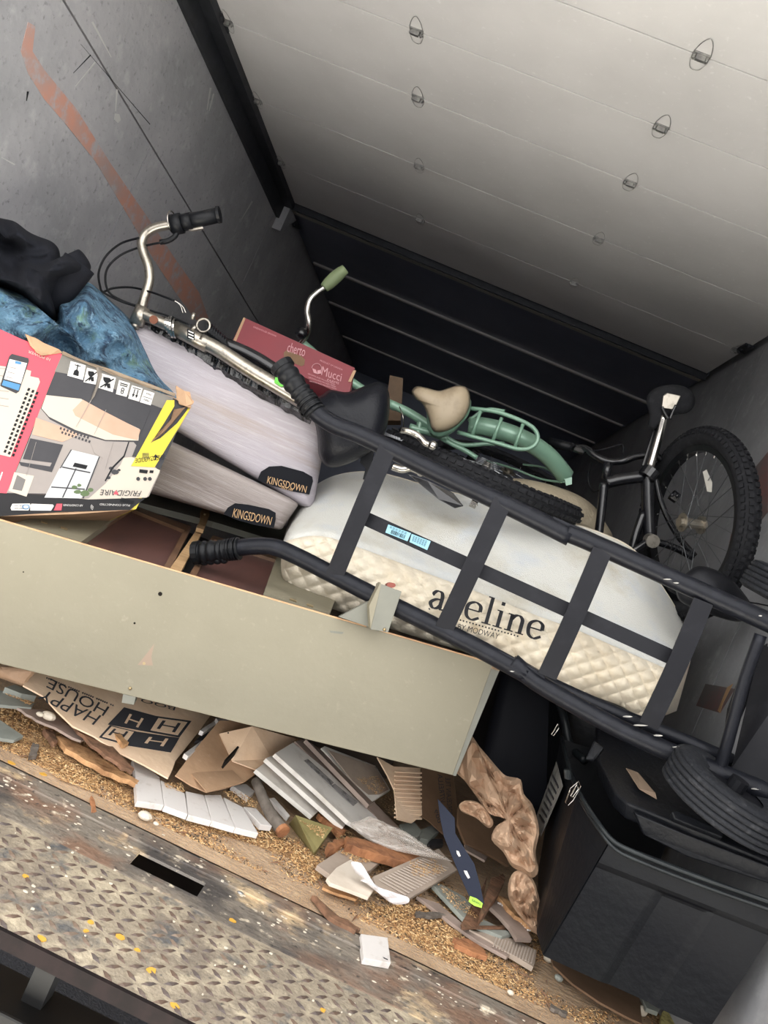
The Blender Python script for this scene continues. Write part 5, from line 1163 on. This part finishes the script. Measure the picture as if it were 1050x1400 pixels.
fp('edge_trim', z7([(740, 440), (800, 432), (830, 468), (815, 490), (760, 488)]), .05, .02, m_chipg, 'grey moulded trim block under the corrugated card', 'trim')
fp('edge_trim', z7([(810, 470), (880, 440), (905, 462), (860, 505), (825, 498)]), .045, .02, m_chipg, 'grey moulded trim block beside the dark strip', 'trim')
fp('edge_trim', z7([(850, 500), (915, 500), (920, 522), (860, 530)]), .035, .012, m_charc, 'dark little trim offcut in the shadow', 'trim')
# dark strip (saw blade) and tag
BLP = Plane(P(598, 1092, 2.0), P(642, 1130, 1.97), P(658, 1235, 1.90))
sb_ = slab('saw_blade', [BLP.hit(*p) for p in z8([(235, 336), (268, 372), (305, 415), (308, 478), (345, 540), (385, 602), (410, 690), (426, 768), (400, 762), (366, 740), (322, 642), (288, 560), (260, 490), (245, 415)])], .004, m_slate, None, .0006); tag(sb_, 'pointed blue-black plastic strip with lime tag leaning on the debris', 'strip')
flat('lime_tag', z8([(368, 735), (395, 745), (420, 765), (415, 784), (385, 775), (362, 758)]), BLP, mat('lime_tag', '9fd23a', .5), sb_, .003)
textq('SAWS', z8([(374, 755), (410, 774), (412, 765), (377, 746)]), BLP, m_inkc, sb_, off=.005)
for px in ([(312, 548), (322, 552), (330, 572), (322, 574), (314, 562)], [(342, 630), (355, 632), (368, 660), (360, 664), (348, 645)]): flat('slot', z8(px), BLP, m_tile, sb_, .003)
splinter(z8([(455, 660), (478, 655), (505, 640), (512, 668), (482, 730), (440, 790), (408, 842), (415, 790), (432, 735)]), .07, .02, m_woodd, 'sharp dark brown wood shard standing beside the lime tag', 3, 20)
gp = fp('panel_strip', z8([(215, 690), (240, 682), (345, 738), (420, 830), (545, 888), (500, 900), (430, 872), (380, 850), (338, 822)]), .03, .01, m_chipg, 'grey green curved panel strip below the blue-black strip', 'board')
rp2 = fp('ribbed_tile', z8([(365, 872), (470, 893), (560, 915), (642, 958), (634, 1012), (628, 1026), (520, 962), (440, 912)]), .022, .012, m_beige, 'ribbed beige tile strip nearest the black tote', 'tile')
rb_ = MB()
for i in range(14):
    x = 475+i*12; rb_.prism([F(520+a/3, 980+b/3, .0225) for a, b in ((x, 905+i*4.0), (x+5, 907+i*4.0), (x-10, 945+i*5.2), (x-15, 943+i*5.2))], Vector((0, 0, .0016)))
rb_.build('ribs', mat('rib_pale', 'b9aca0', .7), rp2, fix=False)
cm = fp('comb_trim', z8([(445, 772), (478, 750), (530, 790), (600, 868), (622, 912), (560, 908), (530, 860), (490, 815)]), .045, .01, m_greyp, 'curved notched trim strip beside the shard', 'trim')
cb = MB()
for i in range(16):
    t = i/15; x = 480+120*t; y = 765+110*t**1.2; cb.prism([F(520+a/3, 980+b/3, .046) for a, b in ((x, y), (x+5, y+3), (x+28, y-8+14), (x+24, y-14+16))], Vector((0, 0, .003)))
cb.build('teeth', m_tile, cm, fix=False)
splinter(z8([(478, 730), (510, 738), (640, 858), (652, 880), (600, 852), (540, 800)]), .055, .01, m_wood, 'long pale wood strip under the kraft paper', 4, 21)
fp('hardboard', z8([(320, 370), (400, 385), (470, 440), (500, 520), (528, 612), (440, 560), (350, 520), (318, 440)]), [.14, .14, .12, .10, .07, .07, .08, .11], .008, m_cardd, 'brown hardboard corner behind the blue-black strip', 'board')
fp('hardboard', z8([(345, 520), (440, 575), (430, 590), (350, 545)]), .08, .006, m_greyp, 'thin pale layer peeling below the hardboard corner', 'board')
fp('brown_strip', z8([(150, 735), (240, 765), (340, 850), (380, 880), (540, 970), (520, 985), (400, 920), (300, 850)]), .018, .008, m_greyp, 'long grey brown strip running down to the ribbed tile strip', 'board')
splinter(z8([(300, 905), (360, 910), (430, 960), (440, 985), (380, 965), (320, 935)]), .02, .012, m_rot, 'orange wood flake on the sawdust heap', 6, 22)
splinter(z8([(440, 650), (330, 852), (340, 870), (510, 865), (505, 858), (400, 855)]), .035, .004, m_woodd, 'forked dark twig across the panel strip', 3, 23)
splinter(z8([(700, 1175), (770, 1210), (765, 1222), (700, 1190)]), .008, .008, m_bark, 'dark flat chip near the sill below the tote', 3, 24)
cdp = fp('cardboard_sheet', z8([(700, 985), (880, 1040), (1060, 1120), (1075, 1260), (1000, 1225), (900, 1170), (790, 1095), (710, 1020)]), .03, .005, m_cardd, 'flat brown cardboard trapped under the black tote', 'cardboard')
fp('slatted_offcut', [(905, 1384), (912, 1376), (948, 1392), (955, 1410), (903, 1410)], .03, .015, mat('yellow_striped_offcut', 'b0a56a', .7, n=(60, '7b7242', .45, .6)), 'yellow ribbed wood offcut at the bottom edge under the tote', 'wood')
fp('slate_chip', [(876, 1360), (888, 1355), (905, 1372), (900, 1384), (884, 1378)], .03, .01, m_chipg, 'grey green chip between cardboard and yellow offcut', 'board')
q = F(878, 1382, .012); tag(MB().ball(q, .012, 1.2, .7, 1, 9, 6).build('stone', m_crm, None), 'oblong cream stone at the bottom right below the cardboard', 'stone')
fp('white_chip', [(973, 1388), (990, 1362), (1002, 1410), (975, 1410)], .02, .01, m_tile, 'pale triangular chip between the tote and the right wall', 'tile')
for x, y, r, l in ((750, 1310, 9, 'grey white stone against the bottom corner of the tote'), (698, 1357, 5, 'little white pebble on the sill boards'), (764, 1337, 7, 'bluish lint lump beside the tote corner')):
    tag(MB().ball(F(x, y, .01), r*.0013, 1.2, 1, .8, 9, 6).build('stone', m_crm if r != 7 else m_chipg, None), l, 'stone')
splinter(z7([(805, 795), (830, 798), (905, 800), (930, 812), (860, 818), (808, 812)]), .02, .008, m_bark, 'short grey twig lying on the sawdust', 3, 25)
# --- kraft paper
kp = pillow('kraft_paper', [(640, 1005), (655, 1020), (672, 1040), (688, 1058), (697, 1062), (712, 1066), (716, 1085), (728, 1100), (735, 1122), (737, 1140), (732, 1165), (736, 1190), (728, 1200), (716, 1192), (700, 1185), (688, 1165), (672, 1148), (678, 1130), (690, 1120), (668, 1112), (652, 1090), (630, 1060), (622, 1050)], (695, 1120), 2.08, .07, m_kraft2, amp=.06, crease=.26, creasesc=13, K=11, per=3, smooth=False, seed=11, Yf=lambda x, y: 2.2-.0014*(y-1005))
tag(kp, 'large crumpled brown kraft paper wad against the black tote', 'paper')
k2 = pillow('kraft_paper', [(703, 1192), (718, 1190), (730, 1205), (738, 1232), (739, 1262), (734, 1278), (715, 1258), (697, 1232), (695, 1208)], (718, 1232), 1.95, .04, m_kraft2, amp=.03, crease=.16, creasesc=20, K=8, per=3, smooth=False, seed=15)
tag(k2, 'smaller kraft paper crumple at the foot of the tote', 'paper')
k3 = pillow('kraft_paper', [(628, 1100), (640, 1094), (658, 1100), (674, 1122), (668, 1132), (650, 1118), (632, 1110)], (650, 1108), 2.05, .03, m_kraft2, amp=.03, crease=.10, creasesc=20, K=8, per=6, smooth=False, seed=16)
tag(k3, 'narrow kraft paper fold in front of the hardboard', 'paper')
# --- sawdust
random.seed(21)
def inside(px, x, y):
    c = False; n = len(px); j = n-1
    for i in range(n):
        if (px[i][1] > y) != (px[j][1] > y) and x < (px[j][0]-px[i][0])*(y-px[i][1])/(px[j][1]-px[i][1])+px[i][0]: c = not c
        j = i
    return c
band = [(0, 958), (60, 985), (200, 1060), (300, 1110), (420, 1150), (560, 1180), (700, 1260), (860, 1330), (930, 1400), (790, 1400), (640, 1330), (500, 1262), (330, 1180), (180, 1110), (0, 1022)]
heavy = [[(0, 965), (110, 1010), (170, 1062), (120, 1072), (0, 1015)], [(505, 1245), (600, 1240), (640, 1270), (690, 1350), (650, 1330), (560, 1285)], [(120, 1060), (190, 1080), (360, 1130), (420, 1180), (330, 1150), (200, 1112)], [(400, 1150), (450, 1190), (430, 1210), (395, 1180)]]
cols = [mat('sawdust_tan', 'c29a68', .9), mat('sawdust_brown', '8f6844', .9), mat('sawdust_pale', 'dcbd8e', .9), mat('grit_dark', '403831', .9)]
acc = [MB() for _ in cols]
def flake(q, s, k, up=None):
    d = Vector((random.uniform(-1, 1), random.uniform(-1, 1), random.uniform(-.25, .35))).normalized(); e = Vector((-d.y, d.x, random.uniform(-.4, .4))).normalized()
    L = s*random.uniform(.8, 2.6); w = s*random.uniform(.35, .8)
    acc[k].add([q-d*L, q+e*w, q+d*L, q-e*w, q+Vector((0, 0, w*.8))], [(0, 1, 4), (1, 2, 4), (2, 3, 4), (3, 0, 4)])
cnt = 0
while cnt < 34000:
    x = random.uniform(0, 930); y = random.uniform(955, 1400)
    if not inside(band, x, y): continue
    hv = any(inside(h, x, y) for h in heavy); q = F(x, y, 0)
    n1 = noise.noise(q*5)+.4*noise.noise(q*16)
    if not hv and n1 < random.uniform(-.25, .45): continue
    edge = noise.noise(q*9)*.004
    h = (.004+.012*max(0, noise.noise(q*4)+.4)) if hv else .002
    q.z = random.uniform(0, h); k = random.choices((0, 1, 2, 3), (.46, .25, .22, .07) if hv else (.38, .28, .14, .2))[0]
    flake(q, random.uniform(.0013, .0032), k); cnt += 1
def dust(px, z, n, s=.0018):
    c = 0; xs = [p[0] for p in px]; ys = [p[1] for p in px]
    while c < n:
        x = random.uniform(min(xs), max(xs)); y = random.uniform(min(ys), max(ys))
        if inside(px, x, y): flake(F(x, y, z+random.uniform(.0, .003)), s, random.choices((0, 1, 2), (.5, .25, .25))[0]); c += 1
dust(z7([(510, 190), (640, 230), (690, 290), (640, 320), (560, 250)]), .112, 420); dust(z6([(670, 570), (750, 570), (758, 610), (680, 590)]), .031, 160)
dust(z7([(10, 300), (90, 310), (160, 350), (150, 375), (60, 350)]), .032, 260); dust(z7([(480, 545), (600, 555), (650, 590), (560, 600)]), .033, 320)
dust(z7([(780, 590), (880, 580), (935, 630), (850, 660), (790, 650)]), .058, 360); dust(z7([(330, 425), (450, 462), (420, 500)]), .052, 140)
dust(z7([(640, 330), (715, 300), (735, 400), (700, 400)]), .05, 200); dust(z6([(10, 200), (140, 240), (120, 250)]), .063, 140); dust(z7([(460, 470), (560, 450), (640, 530), (480, 560)]), .03, 300); dust(z8([(230, 680), (330, 740), (420, 840), (300, 780)]), .034, 260)
dust(z6([(170, 500), (400, 560), (420, 620), (250, 560)]), .004, 500, .002)
nm = ('sawdust', 'sawdust', 'sawdust', 'grit')
for k in range(4):
    o = acc[k].build(nm[k], cols[k], None, fix=False); tag(o, ('tan sawdust strewn over the plywood floor', 'brown sawdust mixed in the drifts along the sill', 'pale wood shavings in the drifts along the sill', 'dark grit strewn among the sawdust')[k], 'sawdust' if k < 3 else 'grit', kind='stuff')
# low drifts under the flakes
for k, h in enumerate(heavy[:3]):
    c = (sum(p[0] for p in h)/len(h), sum(p[1] for p in h)/len(h)); pts, _ = spline([Vector((x, y, 0)) for x, y in h], 5, True); vs = [F(c[0], c[1], .006)]; fs = []
    for r in (.35, .7, .9, 1):
        for p in pts: q = Vector((c[0], c[1], 0)).lerp(p, r); w = F(q.x, q.y, 0); w.z = max(.0005, .009*(1-r)+.004*(1-r**4)*(noise.noise(w*14)+.6)); vs.append(w)
    n = len(pts)
    for j in range(n): fs.append((0, 1+j, 1+(j+1) % n))
    for r in range(3):
        for j in range(n): fs.append((1+r*n+j, 1+(r+1)*n+j, 1+(r+1)*n+(j+1) % n, 1+r*n+(j+1) % n))
    o = MB().add(vs, fs).build('sawdust', mat('sawdust_bed', 'a8835a', .95, n=[(160, '7d5d3e', .45, .6), (60, 'c9a678', .5, .65)], bump=(200, 1)), None, smooth=True); tag(o, ('low sawdust drift at the left edge of the floor', 'low sawdust drift right of the loose white tile', 'low sawdust drift in front of the tile row')[k], 'sawdust', kind='stuff')
# small loose splinters
random.seed(5)
sp_ = MB()
for i in range(420):
    x = random.uniform(0, 900); y = random.uniform(960, 1395)
    if not inside(band, x, y): continue
    q = F(x, y, .004); a = random.uniform(0, 6.28); L = random.uniform(.006, .022); d = Vector((math.cos(a), math.sin(a), random.uniform(-.1, .2)))*L; e = Vector((-math.sin(a), math.cos(a), 0))*random.uniform(.001, .0025)
    sp_.add([q-d, q+e, q+d, q-e, q+Vector((0, 0, .003))], [(0, 1, 4), (1, 2, 4), (2, 3, 4), (3, 0, 4)])
tag(sp_.build('wood_chips', m_woodd, None, fix=False), 'small dark wood chips scattered through the sawdust', 'wood chips', kind='stuff')
# rubble under the pile so that nothing hangs in the air
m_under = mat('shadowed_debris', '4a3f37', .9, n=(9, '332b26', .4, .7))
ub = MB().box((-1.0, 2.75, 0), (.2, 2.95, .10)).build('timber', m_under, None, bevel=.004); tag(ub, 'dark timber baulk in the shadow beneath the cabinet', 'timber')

# tote-shaped black block, added to keep the gap dark
c = [P(690, 905, 2.5), P(790, 950, 2.5), P(760, 1130, 2.45), P(650, 1085, 2.45)]
t3 = thing('storage_tote', P(710, 1080, 2.5), 'added black tote-shaped block darkening the gap between the cabinet end and the open tote', 'storage tote')
rhexa('tote_body', c+[p+Vector((-.02, .35, 0)) for p in c], mat('gap_shade_black', '10131c', .6), t3, (.1, .1, .2), 8)
tubeo('rim', [c[0]-Vector((0, .008, 0)), c[1]-Vector((0, .008, 0))], .009, m_rim2, t3, 8, 1)
